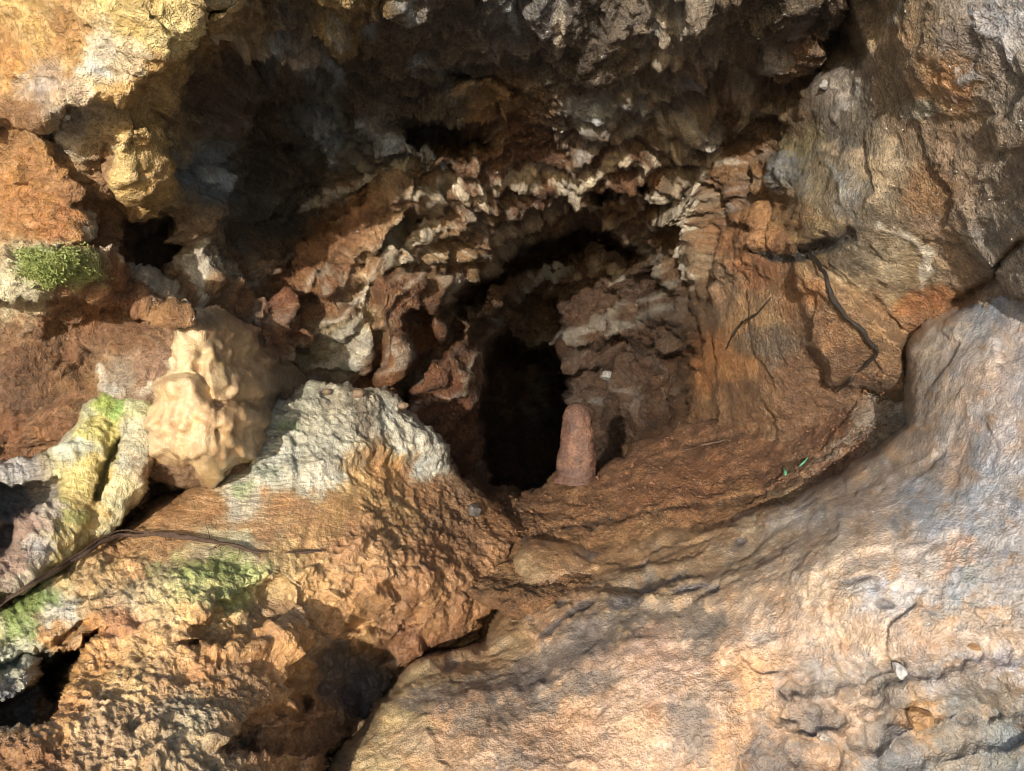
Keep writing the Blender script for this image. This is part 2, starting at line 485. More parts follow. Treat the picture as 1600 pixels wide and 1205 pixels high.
A.seeds([
 (40,40,200,160,95),(110,60,190,140,75),(160,90,230,212,178),(205,100,225,200,165),(230,30,228,198,125),(270,60,232,208,145),(200,145,212,168,98),(20,90,200,140,70),(60,130,175,150,130),(120,150,215,190,160),(250,110,195,155,95),
 (20,200,160,115,70),(60,240,175,120,62),(30,320,178,118,56),(80,340,172,112,56),(110,210,180,165,150),(160,220,180,155,120),(215,240,205,168,105),(235,280,205,165,95),(170,290,160,120,85),(150,330,125,85,48),
 (60,395,200,195,165),(30,445,195,180,150),(130,430,165,110,60),(175,440,150,92,52),(110,490,130,85,55),(200,520,130,90,60),(60,560,120,80,50),(130,600,125,85,50),(30,620,105,72,50),(20,680,135,85,48),(80,680,150,100,65),
 (240,560,155,120,98),(180,590,160,140,120),(280,450,150,105,65),(310,400,185,165,140),(290,350,150,120,90),(240,380,75,55,42),(-100,100,190,150,90),(-100,500,130,95,60),
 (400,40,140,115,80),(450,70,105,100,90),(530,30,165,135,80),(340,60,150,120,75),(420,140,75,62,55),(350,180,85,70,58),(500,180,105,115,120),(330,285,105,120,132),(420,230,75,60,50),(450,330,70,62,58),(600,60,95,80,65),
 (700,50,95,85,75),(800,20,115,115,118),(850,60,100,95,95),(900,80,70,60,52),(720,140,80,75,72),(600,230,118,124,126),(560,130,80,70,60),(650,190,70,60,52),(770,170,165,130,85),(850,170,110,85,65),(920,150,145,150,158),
 (1000,160,145,145,148),(1050,60,140,130,120),(1080,100,140,125,115),(1200,30,90,75,60),(1250,80,130,85,50),(1150,120,120,100,85),(1300,60,80,65,55),(1180,180,90,65,48),(1240,170,110,80,50),(800,-200,95,80,65),
 (560,340,150,110,80),(620,310,165,140,115),(520,380,140,100,65),(600,390,175,150,125),(680,380,155,130,100),(740,300,110,78,55),(800,220,115,78,55),(850,260,100,68,50),(960,240,100,70,54),(900,300,112,78,55),(1000,280,135,98,68),
 (1050,250,135,125,118),(1080,300,125,112,98),(1150,300,118,83,57),(1180,260,125,85,50),(1150,380,130,85,52),(500,470,130,90,60),(440,490,130,80,48),(530,540,180,175,160),(555,510,180,170,150),(620,480,130,85,55),(650,540,135,85,52),
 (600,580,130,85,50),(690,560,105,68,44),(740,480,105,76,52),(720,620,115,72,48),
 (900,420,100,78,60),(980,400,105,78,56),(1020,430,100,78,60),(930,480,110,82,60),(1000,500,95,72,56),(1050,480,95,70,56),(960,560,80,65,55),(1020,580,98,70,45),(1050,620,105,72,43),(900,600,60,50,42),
 (1100,400,145,120,95),(1130,450,140,110,85),(1180,420,150,95,58),(1220,360,150,100,60),(1100,560,160,105,60),(1150,560,165,110,62),(1200,500,150,115,80),(1200,540,110,88,70),(1150,620,120,85,58),(1250,600,125,85,58),
 (1300,560,120,82,55),(1300,520,155,105,65),(1250,450,170,115,75),(1320,470,165,125,85),(1380,480,170,125,85),(1440,440,150,125,90),(1460,480,160,100,55),(1400,420,170,150,120),(1330,410,120,105,85),(1260,380,140,115,75),
 (1230,350,150,110,65),(1225,270,130,130,125),(1250,220,130,115,75),(1300,290,140,120,90),(1330,300,135,130,125),(1390,270,170,145,115),(1370,310,120,105,85),(1310,200,110,100,88),(1300,130,150,135,125),(1350,80,160,130,100),
 (1400,60,185,150,110),(1420,40,150,120,85),(1480,130,180,125,75),(1450,170,160,130,100),(1530,60,140,125,115),(1570,30,165,165,170),(1580,130,150,135,120),(1500,250,160,130,105),(1450,300,155,110,70),(1480,370,165,130,105),
 (1540,300,150,130,112),(1560,380,150,140,130),(1500,420,160,130,105),(1750,200,150,130,110)])
g_ = A.C.mean(-1, keepdims=True); rw = sstep(1150, 1260, A.X)[..., None]
A.C = A.C+rw*((g_+(A.C-g_)*0.85)*0.97-A.C)
edr = np.interp(A.Y, [-500,0,85,118,240,330,430,640,1700],[1345,1345,1340,1292,1212,1150,1085,1065,1065])
edl = np.interp(A.Y, [-500,0,100,300,480,600,1700],[540,500,330,290,340,480,560])
rec = (1-sstep(-25, 10, A.X-edr))*sstep(-20, 40, A.X-edl)
A.C *= (1-0.04*rec)[..., None]
# region strengths of the relief
A.poly([(480,180),(1230,120),(1230,330),(1110,420),(1080,640),(600,700),(480,560)], amp=1.35, soft=90, rough=0)
A.poly([(1230,150),(1345,-40),(1700,-40),(1700,560),(1100,660),(1090,480),(1230,400)], amp=0.36, soft=50, rough=0)
A.poly([(-40,-40),(320,-40),(320,120),(200,180),(-40,170)], amp=0.7, soft=30, rough=0)
A.poly([(480,440),(760,440),(775,700),(480,620)], amp=0.65, soft=50, rough=0)
A.poly([(800,440),(900,385),(990,385),(1060,440),(1085,540),(1060,650),(960,700),(890,700),(880,560),(810,550)], col=(70,48,34), depth=0.22, soft=44, rough=20, a=0.85, amp=1.5)  # alcove: brown rock, with its shade painted into the colour
A.amp *= 1+0.3*rec
# folded beds wrapped round the tunnel mouth
ux = A.X-900; uy = A.Y-640
ca, sa = math.cos(math.radians(-32)), math.sin(math.radians(-32))
ex = ux*ca+uy*sa; ey = -ux*sa+uy*ca
phi = np.hypot(ex/2.0, ey)
zone = (1-sstep(430, 580, phi))*sstep(10, 40, phi)*(1-sstep(1030, 1110, A.X))*sstep(300, 480, A.X)
along = np.arctan2(ey, ex/2.0)*300
phw = phi+fbm(A.Q, 0.8, 3, seed=61.0)*46+fbm(A.Q, 3.0, 3, seed=62.0)*8
ph = phw/46.0
saw = ph-np.floor(ph)
prof = np.where(saw < 0.68, saw/0.68, (1-saw)/0.32)
rowamp = 0.55+0.6*perlin(ph*0.9, A.X/150.0, A.Y/150.0)
A.lift += zone*(prof-0.4)*0.034*np.clip(rowamp, 0.05, 1.2)
b1 = perlin(phw/26.0, along/130.0, 0.5); b2 = perlin(phw/11.0, along/70.0, 3.5); b3 = perlin(phw/5.5, along/30.0, 7.5)
A.lift += zone*(b1*0.020+b2*0.014+b3*0.007)
patchy = sstep(0.46, 0.74, 0.5+0.9*perlin(ph*0.5, A.X/95.0, A.Y/95.0)+fbm(A.Q, 6, 3, seed=9)*0.25)
vein = np.maximum(sstep(0.56, 0.66, saw)*(1-sstep(0.70, 0.80, saw)), sstep(0.34, 0.48, b2+0.5*b3)*0.8)*patchy
gz = A.C.mean(-1, keepdims=True)
A.C *= (1+zone[..., None]*(np.array([0.95, 0.875, 0.77])-1))
A.C += (np.array([200, 196, 188])/255.0-A.C)*(vein*zone*0.6*(1-0.95*sstep(780, 860, A.X)*sstep(370, 430, A.Y)))[..., None]
crust = sstep(0.42, 0.72, ridged(A.Q, 0.95, 5, 0.6, seed=33.0))*sstep(-0.1, 0.35, fbm(A.Q, 0.7, 3, seed=36.0))
A.C += (np.array([168, 182, 198])/255.0-A.C)*(crust*rec*(1-0.6*zone)*0.9)[..., None]
A.amp *= 1-0.12*zone
# steps: rock standing out from what is behind it
A.poly([(-60,-60),(325,-60),(300,40),(305,95),(255,120),(235,165),(190,178),(140,160),(95,175),(50,200),(-60,210)], depth=-0.10, soft=9, rough=8)
A.poly([(190,200),(245,200),(262,250),(258,300),(205,300),(180,260)], depth=-0.06, soft=8)
A.poly([(-60,210),(60,205),(130,300),(120,390),(20,400),(-60,400)], depth=-0.05, soft=16)
A.poly([(-60,400),(150,395),(290,450),(330,500),(250,490),(120,465),(-60,470)], depth=-0.13, soft=10)
A.poly([(190,330),(262,345),(265,400),(210,430),(175,400)], depth=0.09, soft=14)
A.poly([(1345,-60),(1340,85),(1292,118),(1212,240),(1203,292),(1232,330),(1225,385),(1230,420),(1260,520),(1300,600),(1440,620),(1700,500),(1700,-60)], depth=-0.13, soft=14, rough=7)
A.poly([(1080,640),(1062,600),(1095,520),(1112,400),(1150,330),(1200,330),(1240,400),(1420,540),(1420,700),(1070,700)], depth=-0.16, soft=10, rough=8)
A.poly([(300,-60),(560,-60),(545,40),(500,95),(420,75),(330,55)], depth=-0.09, soft=20, rough=4)
A.poly([(700,140),(760,125),(815,160),(782,205),(760,190),(735,178)], depth=-0.07, soft=10, col=(160,128,85), a=0.6)
A.poly([(1000,-40),(1340,-40),(1280,90),(1190,150),(1060,115),(1010,60)], depth=-0.06, soft=22, rough=6)
A.poly([(455,455),(470,405),(560,330),(640,270),(690,310),(620,360),(580,430),(500,470)], depth=-0.10, soft=8)
A.poly([(470,480),(520,455),(585,500),(580,590),(540,615),(490,600)], depth=-0.05, soft=8)
A.poly([(390,470),(440,455),(490,520),(470,570),(420,560)], depth=-0.10, soft=10)
A.poly([(590,440),(700,430),(770,540),(770,660),(700,700),(640,690),(600,600)], depth=-0.16, soft=8, rough=10)
A.poly([(630,500),(660,480),(690,535),(680,560),(640,600),(648,665),(628,640),(622,560)], depth=0.30, soft=6)
# slots and the tunnel
A.stroke([(720,478),(770,430),(850,392),(930,370),(985,385)], 30, depth=0.8, soft=9, rough=10)
A.stroke([(930,310),(975,288),(1020,280)], 14, depth=0.3, soft=8, rough=8)
A.stroke([(690,560),(715,520),(700,480)], 12, depth=0.25, soft=8, rough=8)
A.stroke([(640,205),(700,215),(760,225)], 26, depth=0.25, soft=12)
A.stroke([(700,300),(640,340),(560,420)], 8, depth=0.15, soft=8)
A.stroke([(1085,545),(1020,560),(960,545),(880,548),(790,545)], 12, depth=0.22, soft=8)
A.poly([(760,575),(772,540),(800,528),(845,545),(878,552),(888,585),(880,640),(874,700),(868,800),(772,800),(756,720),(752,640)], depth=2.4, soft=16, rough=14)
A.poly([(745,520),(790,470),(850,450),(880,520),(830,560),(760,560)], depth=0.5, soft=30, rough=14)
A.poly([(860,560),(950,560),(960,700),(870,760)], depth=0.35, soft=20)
# pale mineral crusts: (points, width, colour, relief)
W1, W2, W3, BL = (222,210,190), (205,196,182), (182,172,158), (165,178,190)
for pts, w, c, up in [
 ([(300,45),(345,60),(400,75),(440,92),(500,98)], 9, (225,210,190), .02),
 ([(470,330),(540,290),(600,270),(640,262)], 16, W2, .02), ([(560,500),(575,440),(630,390),(660,360),(690,300),(740,285)], 14, W1, .025),
 ([(640,300),(700,300),(780,290),(850,275),(900,282),(960,250),(1010,240),(1050,222)], 14, W1, .025), ([(770,380),(820,345),(900,325),(980,300),(1040,282)], 13, W2, .02),
 ([(590,420),(600,385),(640,350),(676,352),(672,385),(640,410)], 9, W1, .015), ([(700,470),(740,420),(800,390),(830,370)], 11, W3, .02),
 ([(1040,290),(1085,305),(1095,350),(1075,400),(1080,450)], 16, W2, .02), ([(1085,330),(1110,300),(1090,240),(1040,210),(1030,180)], 12, W2, .02),
 ([(980,375),(1030,400),(1060,450),(1020,470),(960,490),(900,520)], 7, (120,113,104), .02), ([(840,535),(900,510),(960,520),(1010,510),(1060,470)], 8, (124,118,110), .02),
 ([(860,450),(930,420),(980,430)], 8, W3, .015), ([(780,500),(830,440),(880,420)], 7, BL, .012),
 ([(560,170),(600,215),(660,250),(700,270)], 22, BL, .015), ([(500,175),(530,210),(520,260)], 20, BL, .015), ([(330,265),(345,290),(340,320)], 26, BL, .02),
 ([(880,140),(930,150),(980,150),(1020,165)], 26, (165,172,180), .015), ([(800,0),(805,40)], 14, BL, .01), ([(870,0),(880,60)], 18, W3, .01),
 ([(1040,0),(1060,50),(1040,100)], 34, W3, .01), ([(1140,130),(1180,170),(1200,160)], 22, W3, .012), ([(1050,170),(1080,190),(1120,230),(1160,250)], 14, W2, .018),
 ([(310,370),(300,420),(320,470)], 14, W1, .02), ([(130,330),(120,370),(150,400),(210,425),(270,450),(315,485)], 8, W1, .02), ([(185,210),(200,240),(195,300)], 4, (220,190,130), .008),
 ([(150,560),(160,600),(200,610)], 16, W2, .01), ([(230,610),(270,590),(290,560)], 14, W1, .015),
 ([(1300,140),(1345,120),(1390,40),(1440,-10)], 10, W3, .01), ([(1310,180),(1340,130)], 16, (190,182,178), .012),
 ([(1290,225),(1320,240),(1380,250),(1390,280),(1370,320)], 11, (188,165,138), .008), ([(1300,250),(1320,290),(1322,320)], 12, (165,165,162), .006), ([(1380,350),(1420,370),(1450,400),(1445,450)], 10, W2, .008),
 ([(1520,20),(1560,60),(1575,90)], 18, (172,172,178), .006), ([(1410,170),(1470,165)], 18, (170,165,150), .006), ([(1500,120),(1530,110)], 12, (180,178,182), .006),
 ([(1300,430),(1330,440),(1380,430)], 16, (190,170,140), .006), ([(1210,285),(1225,250),(1245,255)], 18, (140,142,146), .008)]:
    A.stroke(pts, w*0.75, c, up*0.5, soft=8, rough=15, a=0.85)
for x, y, rx, ry, rot, c in [(545,545,34,58,10,(182,178,165)),(1480,120,22,12,-30,(225,160,100)),(1495,130,12,10,0,(228,165,105)),(1400,60,50,24,-20,(190,152,112)),(165,85,40,22,-25,(240,228,205)),(145,100,26,16,0,(245,238,222)),
   (60,130,30,14,10,(190,175,165)),(1100,570,30,60,10,(175,112,58)),(1450,470,60,26,-20,(165,98,48)),(1200,535,70,30,-8,(105,88,76)),(1255,455,40,24,10,(178,118,72))]:
    A.blob(x, y, rx, ry, rot, c, a=0.7)
# cracks
A.stroke([(1600,375),(1560,420),(1530,450),(1480,480)], 5, (95,60,35), depth=0.05, soft=3, rough=3)
A.stroke([(250,0),(240,25),(262,48)], 2, None, depth=0.03, soft=3, rough=2)
A.stroke([(1190,385),(1230,402),(1290,385),(1330,372)], 9, (70,66,64), depth=0.07, soft=7, rough=4)
# knobbly popcorn on the ceiling
pc = np.zeros_like(A.D)
for x, y, rx, ry in [(1080,70,110,90),(1150,150,90,50),(1000,30,60,60),(760,330,120,40),(1040,300,60,60),(600,270,90,50),(420,60,110,60)]:
    pc = np.maximum(pc, np.clip(1.3-((A.X-x)/rx)**2-((A.Y-y)/ry)**2, 0, 1))
n_ = np.clip(fbm(np.stack([A.X/15.0, A.Y/24.0, 0*A.X], -1), 1.0, 2, 0.5, seed=70), -1, 1)
A.lift += pc*np.clip(n_, -0.2, 1)*0.022
A.C += (np.array([175, 158, 140])/255-A.C)*(pc*np.clip(n_*1.6-0.25, 0, 0.6))[..., None]
A.blob(82, 418, 70, 34, 5, (150,165,90), a=0.8)
A.blob(40, 440, 50, 26, 0, (205,196,165), a=0.6)
A.wet[:] = 0.45
A.wet += 0.45*sstep(1080, 1200, A.X)+0.5*rec*(1-sstep(1080, 1200, A.X))
A.mottle(0.2, 0.05)
P = relief(A, 0.04, 0.028, 0.007, blk=0.034, blkf=6.5, seed=1.0)
zput(P)
Xc = A.X[:-1, :-1]; Yc = A.Y[:-1, :-1]
tun = poly_sd(Xc, Yc, [(768,548),(885,556),(884,640),(872,700),(866,800),(772,800),(758,700)]) > -6
edgeR = np.interp(Yc, [-500, 0, 85, 118, 240, 330, 430, 640, 900, 1700], [1345, 1345, 1340, 1292, 1212, 1180, 1112, 1075, 1075, 1075])
right = (Xc > edgeR) & ~tun
edgeL = np.interp(Yc, [-500, 0, 100, 300, 480, 600, 1700], [320, 320, 310, 290, 340, 480, 560])
left = (Xc < edgeL) & ~tun & ~right
ceil_ = ~tun & ~right & ~left
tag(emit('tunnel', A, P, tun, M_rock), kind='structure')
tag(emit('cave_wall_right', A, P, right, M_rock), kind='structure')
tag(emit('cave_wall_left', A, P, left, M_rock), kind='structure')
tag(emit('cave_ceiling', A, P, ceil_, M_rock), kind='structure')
del P

def body(name, outline, ctrl, rim, rimw, fine=2.1):
    """sheet for a rock with its own outline; its rim rolls away from the viewer"""
    xs_ = [p[0] for p in outline]; ys_ = [p[1] for p in outline]
    fx0, fx1 = max(min(xs_)-6, -30), min(max(xs_)+6, 1630); fy0, fy1 = max(min(ys_)-6, -30), min(max(ys_)+6, 1235)
    s = Sheet(axis(min(xs_)-8, max(xs_)+8, fx0, fx1, fine, 24), axis(min(ys_)-8, max(ys_)+8, fy0, fy1, fine, 24), ctrl)
    s.sd = poly_sd(s.X0+(s.X-s.X0)*0.6, s.Y0+(s.Y-s.Y0)*0.6, outline)
    t = np.clip(1-s.sd/rimw, 0, 1)
    s.D += rim*(1-np.sqrt(np.clip(1-t*t, 0, 1)))
    s.keep = (s.sd[:-1, :-1] > 0) & (s.sd[1:, 1:] > 0) & (s.sd[1:, :-1] > 0) & (s.sd[:-1, 1:] > 0)
    return s

# ================================================================== 2. cave floor: the muddy bank before the tunnel
out = [(1425,548),(1395,556),(1370,575),(1330,602),(1280,618),(1200,640),(1120,655),(1060,658),(1020,680),(985,690),(970,712),(940,728),(925,745),(890,752),(862,742),(838,764),(812,770),(790,757),(765,770),(730,742),(690,760),(640,800),(640,900),(800,960),(1100,930),(1460,760),(1460,600)]
B = body('cave_floor', out, [(1420,560,1.88),(1300,620,2.0),(1200,650,2.2),(1060,665,2.45),(900,755,2.42),(800,775,2.38),(700,780,2.28),(640,830,2.1),(800,850,2.05),(1000,800,2.05),(1200,760,1.95),(1400,680,1.75),(1000,900,1.75),(800,950,1.7),(1440,740,1.6),(650,900,1.9)], 0.10, 16)
B.seeds([(1390,580,120,85,62),(1300,640,112,74,52),(1200,670,118,78,54),(1100,690,122,82,56),(1000,710,130,86,58),(940,760,140,94,62),(850,780,140,95,60),(760,790,125,88,58),(700,800,125,90,60),(1000,780,145,95,60),(1100,750,140,90,57),(1200,720,125,82,56),
 (1300,690,125,84,60),(1330,720,150,112,90),(1370,650,170,150,135),(1395,620,185,175,165),(1280,750,150,115,90),(1150,790,150,105,68),(900,830,160,112,70),(1000,840,165,120,78),(800,850,150,105,66),(1250,790,160,130,95),(1400,700,150,130,110)])
B.poly([(1350,660),(1410,615),(1405,650),(1300,720),(1280,715)], col=(172,158,145), soft=14, rough=14, a=0.7)
for pts, dpt in [([(1130,745),(1230,720),(1330,700)],.01),([(1060,700),(1150,690),(1240,650),(1250,640)],.02),([(820,850),(870,830),(960,815),(1060,800),(1200,770),(1330,715)],.03)]:
    B.stroke(pts, 4, (85,58,40), depth=dpt, soft=4, rough=8, a=.7)
B.wet[:] = 0.3
B.mottle(0.25, 0.05)
PB = relief(B, 0.02, 0.016, 0.008, ridge=0.2, smallf=60, blk=0.008, blkf=16, seed=12.0)
zput(PB[1:-1,1:-1][B.keep[1:,1:]])
tag(emit('cave_floor', B, PB, B.keep, M_mud, 0.35), kind='structure')

# ================================================================== 3. left boulder, with the grey mound on its shoulder
out = [(-300,1010),(-60,985),(0,955),(60,905),(120,868),(172,836),(205,812),(245,775),(330,745),(392,700),(412,655),(440,632),(490,614),(545,612),(600,622),(650,648),(690,682),(705,715),(735,752),(790,790),(822,832),(806,850),(795,900),(770,950),(752,995),(700,1012),(650,1030),(600,1095),(545,1160),(520,1215),(500,1400),(-300,1500)]
Cb = body('boulder', out, [(-300,1000,1.15),(0,960,1.42),(172,840,1.62),(245,780,1.72),(400,690,1.85),(490,620,1.92),(560,615,2.0),(650,650,2.05),(700,720,2.06),(790,800,2.12),(815,840,2.02),(600,700,1.93),(500,700,1.83),(640,760,1.96),(420,760,1.72),(300,860,1.50),(480,850,1.56),
   (600,820,1.72),(700,860,1.82),(790,900,1.92),(740,960,1.86),(640,930,1.64),(640,1020,1.78),(560,1050,1.68),(470,960,1.46),(400,920,1.42),(300,920,1.36),(150,920,1.42),(60,980,1.36),(300,1050,1.25),(420,1080,1.30),(200,1050,1.22),(480,1150,1.36),(520,1200,1.45),(350,1180,1.16),(150,1180,1.08),(60,1180,1.06),(0,1205,1.04),(300,1400,0.98),(-300,1450,0.9)], 0.16, 22)
Cb.seeds([(0,975,190,190,140),(40,965,135,155,85),(60,940,140,165,95),(90,960,195,195,185),(30,1020,185,190,165),(60,1040,165,165,150),(20,1100,130,135,135),(130,930,190,160,115),(200,880,185,140,90),(150,890,195,160,110),(200,970,170,120,80),(90,1000,180,135,85),
 (260,840,180,135,90),(330,800,175,130,85),(260,790,170,125,80),(400,830,180,135,90),(380,780,205,202,188),(420,740,195,202,190),(430,690,195,200,185),(470,650,195,198,180),(520,640,190,188,172),(560,660,125,115,100),(600,660,195,198,188),(640,690,200,204,195),(680,700,195,202,198),(580,640,175,170,155),(470,720,200,206,195),(520,700,192,195,182),(500,740,195,198,190),
 (330,860,200,185,150),(380,850,205,200,170),(260,900,195,185,140),(300,900,172,175,112),(340,885,158,168,98),(380,900,165,175,110),(440,880,185,155,105),(210,940,200,185,150),
 (560,760,190,150,95),(600,740,190,140,80),(520,800,185,140,85),(620,800,180,140,90),(450,800,180,130,80),(660,770,150,105,65),(700,800,130,95,65),(740,840,125,90,62),(720,760,110,82,60),(780,830,140,98,62),(600,860,165,125,85),(560,850,170,125,85),(660,880,150,105,70),(720,900,150,108,72),(760,930,160,115,75),(680,960,150,108,70),(700,990,140,95,60),(640,1000,130,85,52),
 (250,960,205,175,130),(220,1000,200,160,105),(160,1000,205,150,85),(120,1060,200,145,75),(100,1120,185,130,70),(200,1060,180,145,95),(300,980,195,150,95),(330,1040,185,135,80),(260,1090,188,150,108),(230,1140,182,152,115),(150,1150,180,148,112),(290,1120,172,158,130),(300,1170,172,150,118),(400,1000,190,140,85),(450,1030,195,145,85),(430,960,170,135,100),(500,940,185,140,90),(540,980,180,135,85),
 (480,1100,165,120,75),(540,1040,115,100,90),(580,1080,100,92,90),(420,1140,150,105,65),(480,1180,140,100,65),(380,1080,150,115,80),(580,920,175,130,85),(620,940,150,110,75),(350,1190,155,130,100),(40,1200,140,95,50),(200,1300,150,110,70)])
# gap under the left shoulder
Cb.poly([(-60,1135),(0,1108),(50,1075),(100,1030),(140,1000),(125,1020),(108,1055),(90,1095),(66,1140),(30,1142),(-60,1160)], depth=0.2, soft=10, rough=7)
Cb.poly([(60,1030),(115,1012),(175,985),(132,1004),(112,1040),(85,1095),(70,1080)], depth=0.2, soft=9, rough=6)
Cb.stroke([(-10,1040),(60,1022),(140,975)], 5, None, depth=0.06, soft=5, rough=5)
# hollows and steps on its face
Cb.poly([(285,1010),(330,960),(390,925),(440,905),(445,935),(400,975),(330,1015)], depth=0.055, soft=14, rough=16)
Cb.poly([(470,1060),(520,1025),(610,1005),(600,1070),(560,1150),(500,1165),(400,1170),(350,1160),(470,1120)], depth=0.085, soft=22, rough=14)
Cb.poly([(610,905),(660,925),(662,985),(560,985),(530,990),(585,935)], depth=0.05, soft=12, rough=14)
Cb.stroke([(340,1165),(420,1120),(480,1095)], 14, None, depth=0.07, soft=12, rough=14)
Cb.poly([(405,990),(470,950),(500,1000),(440,1040)], up=0.035, soft=30, rough=14)
for _ in range(70):
    x = random.uniform(150, 780); y = random.uniform(830, 1200)
    if x < 360 and y < 940: continue
    Cb.blob(x, y, random.uniform(9, 26), random.uniform(5, 14), random.uniform(-60, 10), up=random.choice([-1, 1, 1])*random.uniform(.008, .02), pw=0.8)
Cb.poly([(560,770),(700,720),(830,850),(770,950),(640,1010),(560,960)], amp=1.25, soft=50, rough=0)
Cb.poly([(172,836),(400,700),(450,760),(560,760),(560,830),(440,870),(250,890)], amp=0.25, soft=40, rough=0)
Cb.strie[:] = sstep(-20, 30, poly_sd(Cb.X, Cb.Y, [(180,840),(250,785),(400,700),(430,660),(480,700),(520,780),(480,850),(400,860),(260,850)]))
# grey mound: blocky crust
Cb.poly([(405,660),(490,612),(600,620),(695,685),(700,730),(560,715),(480,745),(390,770)], col=None, up=0.03, amp=1.5, soft=16)
for x, y, rx, ry, c in [(455,685,16,9,(130,160,110)),(380,765,18,14,(150,180,130)),(420,745,20,12,(150,165,150)),(340,890,45,14,(138,158,80)),(300,900,30,12,(150,168,98)),(50,955,26,12,(128,155,78)),(18,968,22,12,(125,155,75)),(240,885,14,10,(150,165,110))]:
    Cb.blob(x, y, rx*1.2, ry*1.2, -8, c, a=0.55)
Cb.wet[:] = 0.6
Cb.wet += 0.45*Cb.strie
g_ = Cb.C.mean(-1, keepdims=True)
Cb.C = np.clip((g_+(Cb.C-g_)*0.97)*np.array([1.03, 1.0, 0.97]), 0, 0.93)
gran = sstep(0, 60, Cb.Y-830)+0.3
Cb.lift += gran*(np.clip(fbm(Cb.Q, 11.0, 3, 0.6, seed=77), -0.3, 0.6)*0.006-np.clip(fbm(Cb.Q, 6.0, 3, 0.6, seed=78)-0.15, 0, 1)*0.013)
mw = sstep(-20, 20, poly_sd(Cb.X, Cb.Y, [(390,780),(405,650),(490,606),(600,614),(705,690),(700,735),(560,720),(480,750)]))
Cb.C *= (1-0.13*mw*(1+fbm(Cb.Q, 3.5, 4, 0.6, seed=47)))[..., None]
Cb.mottle(0.2, 0.05)
PC = relief(Cb, 0.03, 0.013, 0.006, ridge=0.1, midf=12, smallf=75, blk=0.008, blkf=9, seed=22.0)
zput(PC[1:-1,1:-1][Cb.keep[1:,1:]])
o = emit('boulder', Cb, PC, Cb.keep, M_boulder, 0.35)
tag(o, 'rough ochre boulder with grey mound and green patches, left of the long crack', 'boulder')

# ================================================================== 4. right slab
out = [(520,1400),(522,1210),(548,1165),(600,1098),(650,1032),(700,1015),(748,998),(765,960),(795,905),(808,855),(830,840),(900,842),(980,836),(1060,822),(1150,790),(1230,772),(1310,738),(1370,700),(1410,660),(1418,600),(1420,545),(1445,515),(1500,475),(1535,445),(1600,352),(1700,200),(2200,100),(2200,1700),(520,1700)]
R = body('slab', out, [(520,1205,1.42),(600,1100,1.55),(748,998,1.72),(808,855,1.95),(980,840,1.9),(1150,795,1.78),(1310,740,1.62),(1410,660,1.55),(1420,545,1.58),(1500,475,1.50),(1600,352,1.42),(1000,920,1.62),(900,1000,1.50),(1200,900,1.45),(1300,850,1.36),(1450,700,1.40),(1500,600,1.39),(1600,500,1.33),
  (700,1100,1.42),(650,1200,1.35),(900,1120,1.36),(1100,1050,1.32),(1200,1150,1.24),(1300,1000,1.27),(1450,900,1.18),(1600,800,1.14),(1400,1100,1.18),(1600,1050,1.08),(1500,1200,1.14),(1000,1205,1.26),(1900,200,1.2),(2200,300,1.05),(2200,1000,.95),(1700,1400,.97),(1000,1500,1.05),(520,1500,1.0)], 0.16, 20)
R.seeds([(560,1180,195,165,110),(620,1120,190,165,110),(680,1060,180,155,110),(740,1010,180,140,95),(800,960,165,130,85),(830,900,165,135,90),(860,860,155,112,72),(950,860,165,122,78),(1050,850,168,132,92),(900,930,185,145,105),(850,980,190,150,110),(780,1010,180,150,105),(950,900,175,140,100),(980,960,185,155,110),(1040,930,180,150,110),
 (1120,830,170,135,95),(1180,810,185,160,125),(1230,800,190,180,165),(1150,880,185,160,125),(1100,960,195,165,130),(1250,870,190,165,135),(1300,830,185,165,140),(1330,770,175,155,135),(1400,720,160,140,120),(1440,620,160,148,130),(1430,560,170,158,138),(1480,510,180,168,150),(1500,560,185,175,165),(1550,470,165,170,178),(1580,430,150,160,172),(1540,400,175,165,160),(1590,540,195,180,170),(1540,600,205,180,160),(1500,660,205,175,150),(1560,680,190,185,185),(1480,720,195,165,140),(1580,620,190,180,175),
 (1440,770,165,178,188),(1460,820,170,178,185),(1520,760,170,175,180),(1580,760,165,168,172),(1530,820,160,165,170),(1400,800,190,175,160),(1380,860,200,170,140),(1450,880,195,178,160),(1500,870,210,165,135),(1500,910,150,160,168),(1570,900,150,150,150),(1550,960,160,140,120),(1430,900,190,180,172),(1380,930,185,185,185),(1300,920,195,170,140),(1250,960,200,170,140),(1350,1000,195,165,135),(1200,990,200,168,138),(1450,990,195,160,125),(1560,1000,190,165,140),
 (1150,1020,205,165,130),(1180,1060,205,150,100),(1100,1100,165,140,118),(1060,1050,195,160,135),(1020,1010,195,160,135),(950,1050,180,150,125),(900,1010,140,125,112),(820,1060,150,132,115),(700,1120,195,155,115),(780,1100,195,155,115),(860,1110,195,150,110),(920,1160,195,155,120),(700,1180,185,148,110),(800,1180,190,155,122),(640,1160,185,155,115),(1000,1150,190,155,120),(1050,1180,180,150,125),(1130,1160,190,140,95),
 (1250,1090,160,135,115),(1260,1130,140,120,105),(1340,1110,195,160,125),(1300,1060,170,145,125),(1390,1080,120,110,100),(1440,1120,185,130,75),(1400,1150,120,118,118),(1500,1100,115,115,110),(1560,1080,130,115,95),(1480,1160,130,125,112),(1560,1140,125,138,140),(1580,1190,110,118,115),(1400,1190,120,125,125),(1300,1190,170,130,95),(1200,1190,115,105,100),(1450,1050,160,145,135),(1560,1050,160,155,158),(1250,1060,170,145,122),(1800,800,165,160,155)])
